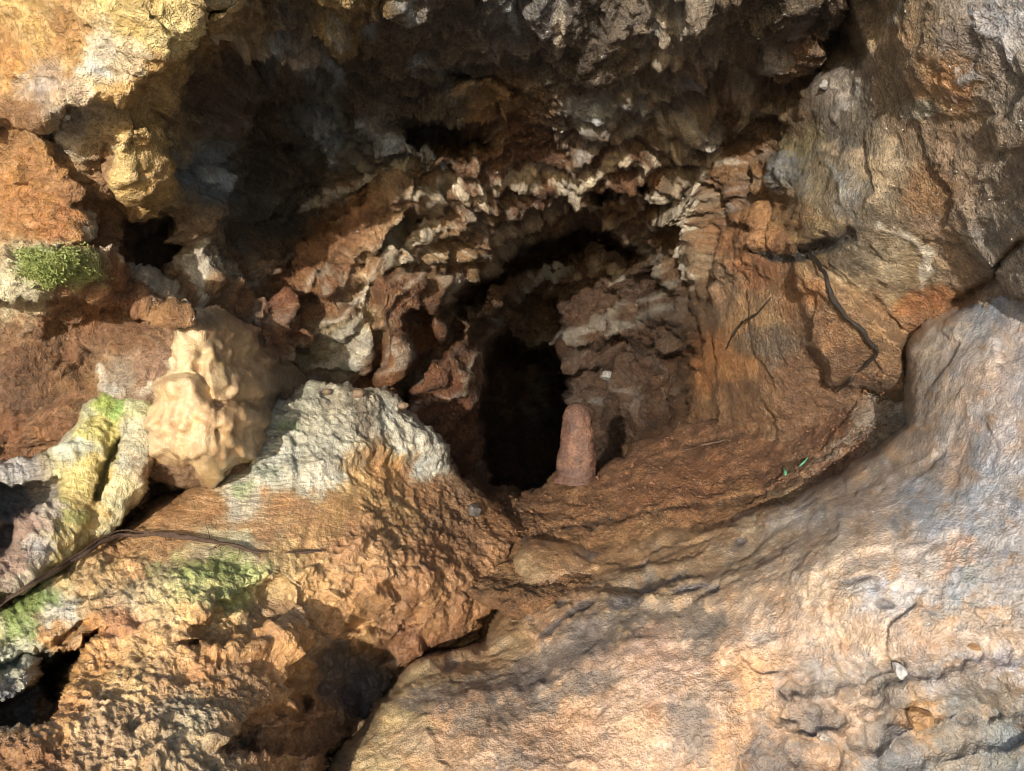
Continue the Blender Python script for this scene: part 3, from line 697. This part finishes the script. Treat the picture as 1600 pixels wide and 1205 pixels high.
# ledges and undercuts in the lower right corner
for pts, w, d in [([(1240,1075),(1300,1060),(1390,1052),(1450,1040),(1540,1020),(1620,1010)],16,.05),([(1220,1110),(1300,1100),(1380,1085)],14,.04),([(1240,1140),(1290,1120),(1340,1135)],12,.035),([(1180,1200),(1230,1180),(1300,1200)],18,.06),([(1350,1160),(1400,1120),(1500,1110),(1620,1100)],18,.06),([(1400,1190),(1500,1150),(1620,1140)],14,.05),
   ([(990,965),(960,985),(900,1005),(830,1045),(760,1075)],10,.018),([(1050,980),(990,985),(930,1010)],14,.02),([(870,900),(930,880),(1010,870)],7,.03),([(800,955),(860,930),(900,905)],6,.025),([(905,845),(960,832),(1000,828)],6,.03),([(1140,905),(1060,945),(1000,960)],6,.02),([(1100,1020),(1060,1010),(1010,1015)],6,.015),([(1130,1040),(1150,1100),(1170,1170)],10,.025),
   ([(1600,870),(1500,840),(1440,845),(1380,860)],5,.012),([(900,880),(1000,850),(1100,840)],5,.015),([(660,1035),(720,1010)],6,.02),([(1060,880),(1120,860),(1180,820)],5,.015),([(1290,830),(1300,880)],6,.012)]:
    R.stroke(pts, w, None, depth=d*0.4, soft=w*1.3, rough=12)
# slate blue films, dark patches and a soft shadow painted into the slab
for pts, w, c in [([(1590,430),(1540,470),(1500,500)],26,(120,138,155)),([(1530,480),(1560,500)],18,(110,130,148)),([(1450,790),(1430,810),(1410,830)],20,(120,145,162)),([(1520,690),(1530,740),(1510,770)],14,(125,148,162)),([(1590,790),(1570,800)],20,(115,130,145)),([(1510,880),(1515,905)],20,(95,120,125)),([(1470,960),(1500,950)],18,(120,140,150)),([(905,1010),(960,985),(1000,970)],20,(118,108,102)),([(640,1098),(760,1075),(860,1045)],16,(120,108,98)),
   ([(920,1070),(860,1090),(760,1150)],10,(130,115,102)),([(1120,960),(1090,990)],14,(130,120,112)),([(1100,1100),(1080,1160)],26,(140,122,108)),([(960,945),(990,930),(1010,900)],12,(110,118,120)),([(840,1190),(760,1195)],12,(120,110,104)),([(1560,560),(1500,620),(1440,680)],22,(205,178,152)),([(1300,870),(1240,900),(1180,960)],26,(205,172,138)),([(1150,1050),(1200,1110),(1260,1160)],22,(205,150,95))]:
    R.stroke(pts, w*0.8, c, soft=22, rough=34, a=0.5)
R.poly([(1420,545),(1480,500),(1500,540),(1460,600),(1450,680),(1330,770),(1200,800),(1300,750),(1405,670)], col=(150,132,110), soft=30, rough=20, a=0.45)
R.amp[:] = 0.75
R.poly([(810,860),(1000,840),(1150,830),(1050,960),(800,1010),(650,1100),(640,1040)], amp=1.1, soft=40, rough=0)
R.poly([(1200,1060),(1620,1000),(1620,1260),(1180,1260)], amp=0.95, soft=40, rough=0)
R.wet[:] = 1.1
R.wet += 0.35*np.clip(1-np.hypot((R.X-850)/420, (R.Y-1110)/170), 0, 1)
g_ = R.C.mean(-1, keepdims=True)
R.C = np.clip((g_+(R.C-g_)*(0.86-0.2*sstep(1000, 1450, R.X))[..., None])*0.96*np.array([1.01, 0.985, 1.0]), 0, 0.92)
mo = sstep(0.0, 0.45, fbm(R.Q, 1.6, 6, 0.66, seed=14.0))*sstep(950, 1350, R.X)
R.C += (np.array([136, 148, 160])/255-R.C)*(mo*0.45)[..., None]
mo = sstep(0.05, 0.5, fbm(R.Q, 2.4, 6, 0.68, seed=18.0))
R.C += (np.array([158, 112, 76])/255-R.C)*(mo*0.5)[..., None]
mo = sstep(0.15, 0.5, fbm(R.Q, 3.1, 6, 0.7, seed=28.0))
R.C += (np.array([112, 100, 92])/255-R.C)*(mo*0.5)[..., None]
R.mottle(0.2, 0.06)
for x, y, rx, ry, rt in [(985,826,34,7,-22),(935,842,26,6,-10),(1085,925,30,7,-28),(1000,870,14,6,-20),(860,985,26,8,-35),(905,955,30,9,-30),(1010,925,26,12,-25),(985,945,34,10,-15),(870,945,12,9,40),(1150,838,14,5,-30),(1140,810,10,5,0),(1120,920,10,8,0),(700,1030,12,6,-30),(1045,905,22,6,-30),(1170,790,36,5,-18),(1380,945,16,9,0),(1340,905,24,5,-12)]:
    R.blob(x, y, rx*1.1, ry*1.2, rt, (100,97,102), up=-0.007, a=0.75, pw=0.8)
for pts, w in [([(640,1098),(700,1080),(780,1060),(860,1030),(905,1010),(960,985),(1000,965),(1050,960)], 22), ([(700,1130),(780,1110),(860,1090),(960,1060)], 12), ([(1075,965),(1110,975),(1090,1010)], 22), ([(1080,1090),(1075,1130),(1100,1180)], 40), ([(1240,1085),(1300,1075),(1390,1060),(1460,1050)], 12), ([(1235,1130),(1270,1120),(1310,1135)], 24), ([(1360,1150),(1390,1110),(1380,1080)], 20)]:
    R.stroke(pts, w, (112,104,100), up=-0.003, soft=18, rough=26, a=0.55)  # long first stroke deepens the soft shadow painted across the slab
R.poly([(1380,560),(1500,440),(1700,300),(1700,900),(1400,900),(1250,850)], amp=0.5, soft=60, rough=0)
PR = relief(R, 0.035, 0.010, 0.0035, ridge=0.15, smallf=70, blk=0.010, blkf=6, seed=42.0)
zput(PR[1:-1,1:-1][R.keep[1:,1:]])
o = emit('rock_slab', R, PR, R.keep, M_slab, 0.3)
tag(o, 'large smooth wet rock slab, peach and blue-grey, filling the right foreground', 'rock')

# ================================================================== 5. flowstone formations
out = [(300,500),(330,480),(365,505),(405,520),(440,560),(475,590),(480,615),(455,640),(425,655),(420,690),(390,715),(345,730),(340,757),(318,760),(300,726),(270,730),(245,724),(236,690),(240,640),(250,600),(270,570),(275,530),(285,510)]
Fl = body('flow', out, [(300,500,1.64),(340,490,1.66),(400,530,1.77),(470,600,2.0),(430,640,1.9),(330,600,1.62),(290,640,1.62),(260,690,1.63),(340,740,1.67),(390,680,1.76),(380,600,1.70),(320,540,1.65)], 0.05, 16)
Fl.D = tps(ctrl, Fl.X0, Fl.Y0)-0.022-0.035*np.sqrt(np.clip(Fl.sd/55.0, 0, 1))
Fl.seeds([(330,500,185,150,110),(320,560,210,165,105),(360,570,215,168,105),(390,560,205,160,105),(420,590,150,115,85),(455,610,110,85,65),(340,610,220,172,110),(380,620,210,160,100),(270,640,215,165,105),(300,660,222,172,108),(340,660,205,150,92),(370,690,200,150,90),(260,690,215,170,115),(320,700,215,170,112),(330,740,205,165,100),(405,650,180,135,90)])
fx_ = (Fl.X0*0.7+Fl.X*0.3)/12.5+0.7*perlin(Fl.X0/60.0, Fl.Y0/70.0, 4.4)
fi = np.floor(fx_); ff = fx_-fi
cross = np.sqrt(np.clip(1-(2*ff-1)**2, 0, 1))
rise = np.zeros_like(Fl.D); done = np.zeros(Fl.D.shape, bool); prev = 470.0
for k, yb in enumerate([528, 572, 622, 668, 706, 752, 820]):
    hsh = np.sin(fi*12.9898+k*78.233)*43758.5453; hsh = hsh-np.floor(hsh)
    bot = yb+18*perlin(Fl.X0/48.0, k*3.3, 0.5)+20*(hsh-0.5)
    m = (Fl.Y0 < bot) & ~done
    dy = bot-Fl.Y0; hgt = yb-prev
    vert = np.sqrt(np.clip(dy/7.0, 0, 1))*np.clip(1.15-dy/(hgt*1.15), 0.12, 1)
    long_ = np.clip(1.3-dy/(hgt*0.75), 0.15, 1)
    rise = np.where(m, vert*(0.035*(0.5+0.5*hsh))*(0.5+0.5*cross*long_)+0.008*cross*long_, rise)
    done |= m; prev = yb
Fl.lift += rise*0.5
for x, y, rx, ry in [(309,577,5,8),(345,675,4,10),(365,668,4,12),(258,668,4,7),(300,735,10,8)]:
    Fl.blob(x, y, rx, ry, 10, up=-0.03, pw=0.7)
Fl.poly([(290,515),(300,590),(280,600),(262,580),(270,540)], col=(205,195,150), soft=14, a=.6)
Fl.poly([(230,640),(262,610),(300,604),(335,636),(400,645),(412,690),(345,728),(340,760),(318,760),(300,722),(240,726)], depth=-0.05, soft=12, rough=5)
Fl.poly([(318,560),(350,555),(395,590),(402,632),(330,628)], depth=-0.02, soft=8, rough=4)
flu = 1-np.abs(perlin(Fl.X/13.0, Fl.Y/52.0, 0.3*Fl.X/52.0))*2.2
flu2 = 1-np.abs(perlin(Fl.X/7.0+9, Fl.Y/30.0, 1.7))*2.2
Fl.lift += flu*0.004+flu2*0.003
Fl.poly([(395,520),(440,555),(490,590),(490,625),(430,655),(405,640),(412,590)], col=(112,84,62), soft=16, rough=8, a=0.85)  # right side: browner stone plus the shade of its turned-away face, painted in
g_ = Fl.C.mean(-1, keepdims=True)
Fl.C = (g_+(Fl.C-g_)*0.72)*0.93
st_ = sstep(0.15, 0.5, fbm(Fl.Q*np.array([1.0, 0.35, 1.0], np.float32), 7.0, 4, 0.6, seed=44))
Fl.C += (np.array([146, 108, 78])/255-Fl.C)*(st_*0.7)[..., None]
Fl.mottle(0.12, 0.04)
Fl.amp[:] = 0.35; Fl.wet[:] = 0.95
PF = relief(Fl, 0.02, 0.020, 0.005, ridge=0.0, seed=52.0)
zput(PF[1:-1,1:-1][Fl.keep[1:,1:]])
tag(emit('flowstone', Fl, PF, Fl.keep, M_flow, 0.30), 'glossy tan flowstone with dripping rounded lobes beside the pale yellow tongue', 'flowstone')

out = [(-200,740),(-60,735),(0,722),(80,712),(115,660),(140,620),(180,612),(238,615),(242,660),(240,720),(225,775),(195,815),(172,840),(120,872),(60,908),(0,950),(-60,980),(-200,1000)]
T = body('tongue', out, [(-200,740,1.3),(0,725,1.52),(140,625,1.66),(235,620,1.66),(225,760,1.62),(172,835,1.58),(100,800,1.50),(60,900,1.42),(0,940,1.36),(150,720,1.56),(40,780,1.5),(-200,980,1.2)], 0.10, 16)
T.seeds([(140,640,195,195,160),(165,630,150,165,70),(185,640,130,160,70),(210,640,200,200,150),(150,680,205,190,105),(170,690,205,190,100),(120,700,200,200,175),(220,690,200,195,165),(200,730,205,200,175),(150,740,205,180,100),(120,760,210,190,115),(140,790,205,175,100),(180,780,215,205,160),(110,810,160,160,85),(150,820,205,170,100),(100,840,210,185,120),(60,760,160,150,140),(20,740,185,180,175),(20,780,120,120,128),(40,820,165,135,120),(20,870,150,120,105),(60,860,195,190,185),(80,800,175,165,155),(50,900,185,170,145),(90,870,205,185,120),(170,830,200,190,150),(225,730,190,160,125)])
for a_, w_, u_ in [([(160,620),(140,700),(110,790),(80,860)],34,.012),([(205,620),(200,700),(185,770),(165,830)],24,.010),([(0,740),(60,735),(110,715)],16,.018),([(70,800),(50,860),(20,920)],20,.014),([(232,630),(232,700),(215,780)],8,.010)]:
    T.stroke(a_, w_, None, up=u_, soft=16, rough=10)
T.poly([(0,765),(70,755),(100,745),(80,790),(40,800),(10,810),(-40,800)], depth=0.10, soft=12, rough=12)
T.stroke([(20,815),(10,850),(0,860)], 7, None, depth=0.06, soft=6)
T.stroke([(190,690),(170,730),(150,770)], 6, None, depth=0.05, soft=8, rough=10)
T.amp[:] = 0.8; T.wet[:] = 0.6
T.strie[:] = sstep(-6, 10, poly_sd(T.X, T.Y, [(-60,735),(100,715),(100,740),(-60,770)]))
T.C *= 0.94
T.mottle(0.2, 0.05)
PT = relief(T, 0.015, 0.012, 0.008, ridge=0.1, midf=15, blk=0.006, blkf=16, seed=62.0)
zput(PT[1:-1,1:-1][T.keep[1:,1:]])
tag(emit('calcite_tongue', T, PT, T.keep, M_boulder, 0.25), 'pale yellow-green crusty calcite tongue running down at the left edge', 'flowstone')

# ================================================================== 6. ground outside, behind the viewer
me = bpy.data.meshes.new('ground')
V = []; Fc = []
n = 40
gx = np.concatenate([-np.geomspace(300, 1.2, n//2), np.geomspace(1.2, 300, n//2)])
gy = np.concatenate([-np.geomspace(300, 0.05, n-6), [0.2, 0.45, 0.7, 0.9, 1.1, 1.3]])
for j, y in enumerate(gy):
    for i, x in enumerate(gx):
        V.append((x, y, -0.15+0.06*math.sin(x*1.3+y)*min(1, abs(y))))
w_ = len(gx)
for j in range(len(gy)-1):
    for i in range(w_-1):
        Fc.append((j*w_+i, j*w_+i+1, (j+1)*w_+i+1, (j+1)*w_+i))
me.from_pydata(V, [], Fc); me.update()
me.materials.append(simple_material('pale_ground', (176,168,156), 0.9, 0.2, 3.0))  # tone made pale to bounce light up onto the ceiling
o = bpy.data.objects.new('ground', me); COL.objects.link(o); tag(o, kind='structure')

# ================================================================== 7. the small things
def mesh_obj(name, V, Fc, mat, parent=None, smooth=True):
    me = bpy.data.meshes.new(name); me.from_pydata([tuple(v) for v in V], [], Fc); me.update()
    if smooth: me.polygons.foreach_set('use_smooth', np.ones(len(me.polygons), bool))
    me.materials.append(mat)
    o = bpy.data.objects.new(name, me); COL.objects.link(o)
    if parent: o.parent = parent
    return o

def spline(pts, n):
    p = np.array(pts, float); k = len(p)
    t = np.linspace(0, k-1, n); i = np.clip(t.astype(int), 0, k-2); f = (t-i)[:, None]
    p0 = p[np.maximum(i-1, 0)]; p1 = p[i]; p2 = p[i+1]; p3 = p[np.minimum(i+2, k-1)]
    return 0.5*((2*p1)+(-p0+p2)*f+(2*p0-5*p1+4*p2-p3)*f*f+(-p0+3*p1-3*p2+p3)*f**3)

def tube(path, radii, sides=8, knob=0.15, seed=0):
    path = np.array(path); n = len(path)
    T_ = np.gradient(path, axis=0); T_ /= np.linalg.norm(T_, axis=1, keepdims=True)+1e-9
    V = []; Fc = []
    ref = np.array([0.1, -1.0, 0.3])
    r_ = random.Random(seed)
    for i in range(n):
        a = np.cross(T_[i], ref); a /= np.linalg.norm(a)+1e-9; b = np.cross(T_[i], a)
        k = 1+knob*perlin(i*0.33+seed, seed*1.7, 0.4)
        for s in range(sides):
            an = 2*math.pi*s/sides
            rr = radii[i]*k*(1+knob*0.7*perlin(s*1.1+seed, i*0.27, 2.2))
            V.append(path[i]+(a*math.cos(an)+b*math.sin(an))*rr)
    for i in range(n-1):
        for s in range(sides):
            Fc.append((i*sides+s, i*sides+(s+1) % sides, (i+1)*sides+(s+1) % sides, (i+1)*sides+s))
    Fc.append(tuple(range(sides))[::-1]); Fc.append(tuple((n-1)*sides+s for s in range(sides)))
    return V, Fc

M_root = simple_material('root_bark', (50,36,30), 0.65, 0.5, 160.0, 1.0, 0.006, rgb2=(86,66,54), wet=0.1)
M_root2 = simple_material('black_root', (22,18,16), 0.55, 0.5, 160.0, 1.0, 0.006, rgb2=(44,36,32), wet=0.15)
def root(name, px, width, mat, label, strands=(), parent=None, lift=0.75, n=70):
    """px: photo points along the rock, width in photo pixels at each point"""
    p2 = spline([(a, b) for a, b in px], n)
    ds = np.array([surf(a, b) for a, b in p2])
    k = 3; ds = np.array([ds[max(0,i-2):i+3].min() for i in range(n)]); ds = np.convolve(np.pad(ds, k, mode='edge'), np.ones(2*k+1)/(2*k+1), 'valid')
    wd = np.interp(np.linspace(0, len(width)-1, n), range(len(width)), width)
    r = wd*0.40*ds/F
    path = np.array([at(a, b, d=d-rr*lift) for (a, b), d, rr in zip(p2, ds, r)])
    path += np.stack([fbm(path*1.0, 25.0, 2, seed=s_)*0.004 for s_ in (1.0, 2.0, 3.0)], -1)
    V, Fc = tube(path, r, 10, 0.55, seed=len(name)+px[0][0])
    o = mesh_obj(name, V, Fc, mat, parent)
    for j, (off, t0, t1, rw) in enumerate(strands):
        i0, i1 = int(t0*n), int(t1*n)
        ii = np.arange(i0, i1)
        ph = np.linspace(0, 5.0, len(ii))+j*2.1
        q = path[ii]+np.outer(np.sin(ph)*r[ii]*1.0, RIGHT*0.6+UP*0.8)+np.outer(np.full(len(ii), 1), (UP*off*0.001))-np.outer(np.cos(ph)*r[ii]*0.5+r[ii]*0.3, FWD)
        V, Fc = tube(q, r[ii]*rw, 7, 0.3, seed=j+3)
        mesh_obj('root_strand', V, Fc, mat, o)
    rr_ = random.Random(px[0][0]+7)
    for j in range(7 if n >= 60 and mat is M_root else 0):
        i0 = rr_.randint(int(n*0.12), n-8); x, y = p2[i0]; ang = rr_.uniform(0, 6.28); q = []; ln_ = rr_.uniform(14, 40)
        for k in range(9):
            q.append(at(x, y, d=surf(x, y)-0.0015)); ang += rr_.gauss(0, 0.35)
            x += math.cos(ang)*ln_/9; y += math.sin(ang)*ln_/9
        q[0] = path[i0]
        V, Fc = tube(spline(q, 26), np.linspace(r[i0]*0.28, 0.0005, 26), 5, 0.3, seed=j)
        mesh_obj('rootlet', V, Fc, mat, o)
    if label: tag(o, label, 'root')
    return o
root('tree_root', [(-40,975),(0,945),(60,908),(120,872),(168,842),(215,835),(270,837),(320,842),(370,854),(420,864)], [8,8,8,9,9,8,8,8,6,3], M_root,
     'dark brown root lying across the ochre boulder at lower left', strands=[(0,.5,.98,.55),(0,.45,.9,.5),(6,.1,.6,.4)])
root('tree_root', [(445,866),(462,862),(480,863),(503,861)], [3,5,5,3], M_root, 'short loose bit of root at the tip of the long brown root', n=24)
root('tree_root', [(1262,392),(1275,408),(1292,440),(1303,472),(1325,497),(1345,515),(1362,535),(1372,548),(1362,562),(1340,580)], [5,8,7,9,7,7,7,8,6,3], M_root2,
     'long black root hanging down the tan right wall', strands=[(0,.1,.75,.5),(0,.3,.95,.5)])
root('tree_root', [(1332,590),(1325,598),(1316,606),(1308,612)], [4,7,6,3], M_root2, 'short black root stub below the long black root', n=20)
root('tree_root', [(1204,464),(1192,480),(1180,492),(1164,500),(1153,512),(1142,530),(1134,545)], [2,3,4,4,4,3,2], M_root2,
     'thin crooked black root left of the long black root on the right wall', n=40)
M_twig = simple_material('twig_bark', (70,52,40), 0.7, 0.4, 90.0)
o = root('twig', [(1070,703),(1090,698),(1112,693),(1134,688)], [3,5,5,4], M_twig, None, n=24, lift=1.0)
tag(o, 'thin brown twig lying on the reddish mud bank', 'twig')
M_leaf = simple_material('green_leaf', (70,125,95), 0.5, 0.3, 60.0, 0.3)
o = root('leaf', [(1249,729),(1256,723),(1262,716)], [2,5,2], M_leaf, None, n=14, lift=1.0)
tag(o, 'small curled bright green leaf scrap on the mud bank', 'leaf')
o = root('leaf', [(1226,733),(1226,739),(1225,744)], [5,6,4], M_leaf, None, n=12, lift=1.0)
tag(o, 'tiny stubby green scrap just below the curled leaf scrap', 'leaf')

# stalagmite: an uneven ringed column
M_drip = rock_material('stalagmite_calcite', grain=1.0, bump=0.9, bscale=110.0, bdist=0.008)
dS = 2.40
prof = [(0,33),(0.06,32),(0.2,31),(0.4,29.5),(0.52,27),(0.62,25),(0.75,23.5),(0.85,21.5),(0.915,18.5),(0.96,14),(0.988,8.5),(1.0,4)]
base = at(899, 744, d=dS); H = 124*dS/F
V = []; Fc = []; NR, NS = 80, 40
for i in range(NR+1):
    t = i/NR
    r = np.interp(t, [a for a, b in prof], [b for a, b in prof])*dS/F
    r *= 1+0.012*math.sin(t*61+2*math.sin(t*9))+0.012*math.sin(t*23+1)
    cxo = (6*t+2*math.sin(t*5))*dS/F
    for s in range(NS):
        an = 2*math.pi*s/NS
        nn = 1+0.13*float(perlin(math.cos(an)*1.4, math.sin(an)*1.4, t*6))+0.06*float(perlin(math.cos(an)*3.5, math.sin(an)*3.5, t*12))+0.05*float(perlin(math.cos(an)*8, math.sin(an)*8, t*30))
        V.append((base[0]+cxo+r*nn*math.cos(an), base[1]+0.03+r*nn*math.sin(an), base[2]-0.02+t*H))
for i in range(NR):
    for s in range(NS):
        Fc.append((i*NS+s, i*NS+(s+1) % NS, (i+1)*NS+(s+1) % NS, (i+1)*NS+s))
Fc.append(tuple(NR*NS+s for s in range(NS)))
o = mesh_obj('stalagmite', V, Fc, M_drip)
VA = np.array(V, np.float32)
sb = fbm(VA*np.array([1, 1, 2.4], np.float32), 11.0, 4, 0.6, seed=5); sv = fbm(VA*np.array([1, 1, 0.25], np.float32), 34.0, 3, 0.6, seed=6)
SC = np.array([96, 66, 53])/255*(1+0.30*sb[:, None]+0.18*sv[:, None])
SC += (np.array([112, 77, 50])/255-SC)*sstep(0.1, 0.5, sv)[:, None]*0.6
SC += (np.array([80, 58, 55])/255-SC)*sstep(0.05, 0.5, -sb)[:, None]*0.7
at_ = o.data.color_attributes.new('Col', 'FLOAT_COLOR', 'POINT')
at_.data.foreach_set('color', np.concatenate([s2l(SC), np.ones((len(SC), 1))], 1).astype(np.float32).ravel())
wt_ = o.data.attributes.new('wet', 'FLOAT', 'POINT'); wt_.data.foreach_set('value', np.full(len(SC), 0.25, np.float32))
tag(o, 'pinkish brown stalagmite standing at the mouth of the dark tunnel', 'stalagmite')

def stone(name, px, py, w, h, mat, label, cat='stone', rot=0.0, seed=0, sink=0.35, flat=False, d=None, group=None):
    dd = surf(px, py) if d is None else d
    c = at(px, py, d=dd)
    a, b = w*0.5*dd/F, h*0.5*dd/F
    import bmesh
    bm = bmesh.new(); bmesh.ops.create_icosphere(bm, subdivisions=4, radius=1)
    pts = np.array([v.co[:] for v in bm.verts])
    if flat:
        rr = np.random.default_rng(seed)
        for _ in range(14):
            nn = rr.normal(size=3); nn /= np.linalg.norm(nn); lim = rr.uniform(0.55, 0.85)
            dp = pts@nn; pts -= np.outer(np.maximum(dp-lim, 0), nn)
    f = 1+0.22*fbm(pts+seed*3.3, 1.2, 3)+0.06*fbm(pts+seed, 5.0, 2)
    pts = pts*f[:, None]*np.array([a, (a+b)*0.5, b])
    ca_, sa_ = math.cos(rot), math.sin(rot)
    Rm = np.array([[ca_, 0, sa_], [0, 1, 0], [-sa_, 0, ca_]])
    pts = pts@Rm.T
    for v, p in zip(bm.verts, pts): v.co = p
    me = bpy.data.meshes.new(name); bm.to_mesh(me); bm.free()
    if not flat: me.polygons.foreach_set('use_smooth', np.ones(len(me.polygons), bool))
    me.materials.append(mat)
    o = bpy.data.objects.new(name, me); COL.objects.link(o)
    o.location = c+FWD*(1-sink*2)*-min(a, b)*0.5
    tag(o, label, cat, group)
    return o
M_st1 = simple_material('tan_stone', (104,88,72), 0.6, 0.3, 50.0)
M_st2 = simple_material('grey_stone', (72,68,66), 0.6, 0.3, 50.0)
M_st3 = simple_material('quartz', (128,130,135), 0.35, 0.3, 60.0, 0.8, rgb2=(185,186,190), wet=0.3)
M_st5 = simple_material('dull_quartz', (92,92,94), 0.5, 0.3, 60.0, 0.8, rgb2=(138,136,134))
M_st4 = simple_material('amber_stone', (124,96,68), 0.5, 0.3, 60.0, 1.0, 0.006, rgb2=(152,120,84), wet=0.4)
stone('stone', 741, 797, 22, 26, M_st2, 'dark grey stone lodged at the foot of the pit edge', seed=3, flat=True)
stone('stone', 511, 612, 13, 10, M_st1, 'small tan pebble on the left end of the grey mound crest', 'pebble', seed=4)
stone('stone', 561, 615, 20, 16, M_st1, 'brown pebble in the middle of the grey mound crest', 'pebble', seed=5)
stone('stone', 629, 634, 18, 12, M_st1, 'brown pebble towards the right end of the grey mound crest', 'pebble', seed=6)
stone('crystal', 1405, 1051, 20, 38, M_st3, 'white glassy quartz piece set in the lower right slab', 'crystal', rot=-0.5, seed=7, flat=True)
stone('stone', 1436, 1124, 40, 44, M_st4, 'amber rusty lump hanging from the lower right ledge', seed=8, flat=True, sink=0.5)
stone('stone', 1522, 1012, 20, 12, M_st4, 'small amber pebble on the ledge near the right edge', 'pebble', seed=9, flat=True)
stone('crystal', 1288, 133, 14, 16, M_st5, 'small white quartz nub high on the right wall', 'crystal', rot=-0.7, seed=10, flat=True, sink=0.55)
stone('crystal', 947, 586, 22, 20, M_st5, 'small pale stone hanging above the stalagmite', 'crystal', seed=11, flat=True)
stone('crystal', 105, 182, 14, 11, M_st3, 'small blue-white quartz pebble under the bright upper left rock', 'crystal', seed=12, flat=True)

# moss tuft
def moss(name, cx, cy, rx, ry, n, label, hgt=0.005):
    V = []; Fc = []
    for _ in range(n):
        r = random.random()**0.62*(1.0 if random.random() < 0.85 else 1.35); a = random.uniform(0, 6.283)
        if random.random() < 0.5*r and perlin(math.cos(a)*r*5, math.sin(a)*r*5, 1.5) < 0.0: continue
        lob = 0.8+0.45*float(perlin(math.cos(a)*1.6+3, math.sin(a)*1.6, 0.5))+0.15*math.sin(5*a)
        x = cx+rx*r*lob*math.cos(a); y = cy+ry*r*lob*math.sin(a)
        p = at(x, y, 0.0)
        p = p+np.random.default_rng(_).normal(size=3)*0.002
        dirv = np.array([random.gauss(0, .5), -0.8+random.gauss(0, .3), 0.5+random.gauss(0, .5)])
        dirv /= np.linalg.norm(dirv)
        L_ = hgt*random.uniform(.4, 1.1)*max(0.25, 1.15-r*0.75)
        sd = np.cross(dirv, [random.gauss(0, 1), random.gauss(0, 1), random.gauss(0, 1)]); sd /= np.linalg.norm(sd)
        k = len(V)
        V += [p-dirv*0.003-sd*0.0013, p-dirv*0.003+sd*0.0013, p+dirv*L_*0.6+sd*0.0016, p+dirv*L_]
        Fc += [(k, k+1, k+2), (k, k+2, k+3)]
    o = mesh_obj(name, V, Fc, M_moss, None, False)
    tag(o, label, 'moss', kind='stuff')
M_moss = simple_material('moss', (112,128,66), 0.9, 0.3, 30.0, 0.0, rgb2=(160,166,106))
moss('moss', 82, 417, 66, 32, 8000, 'bright green moss cushion on the left wall ledge')

# loose grit on the mud bank
def grit(name, n, region, mat, label, r0, r1):
    import bmesh
    bm = bmesh.new(); bmesh.ops.create_icosphere(bm, subdivisions=1, radius=1)
    bv = np.array([v.co[:] for v in bm.verts]); bf = [tuple(v.index for v in f.verts) for f in bm.faces]; bm.free()
    xs_ = [p[0] for p in region]; ys_ = [p[1] for p in region]
    rg = np.random.default_rng(5); V = []; Fc = []; k = 0; tries = 0
    while k < n and tries < n*8:
        tries += 1
        x = rg.uniform(min(xs_), max(xs_)); y = rg.uniform(min(ys_), max(ys_))
        if poly_sd(np.array([x]), np.array([y]), region)[0] < 0: continue
        if float(perlin(x/40.0, y/40.0, 5.5)) < rg.uniform(-0.5, 0.45): continue
        d = surf(x, y); c = at(x, y, d=d+0.002)
        r = r0*(r1/r0)**(rg.random()**2.2)
        p = bv*(1+rg.normal(size=(len(bv), 1))*0.22)*np.array([rg.uniform(.7, 1.3), 1, rg.uniform(.5, .9)])*r+c
        V.extend(p.tolist()); Fc.extend([tuple(i+k*len(bv) for i in f) for f in bf]); k += 1
    o = mesh_obj(name, V, Fc, mat, None, False)
    tag(o, label, 'grit', kind='stuff')
M_grit = simple_material('mud_crumbs', (84,58,42), 0.8, 0.4, 25.0, 0.5, rgb2=(118,86,64))
grit('grit', 900, [(700,770),(800,775),(900,755),(980,700),(1080,665),(1380,580),(1405,650),(1300,730),(1100,790),(850,840),(720,830)], M_grit, 'loose brown crumbs of earth scattered over the mud bank', 0.0012, 0.0055)
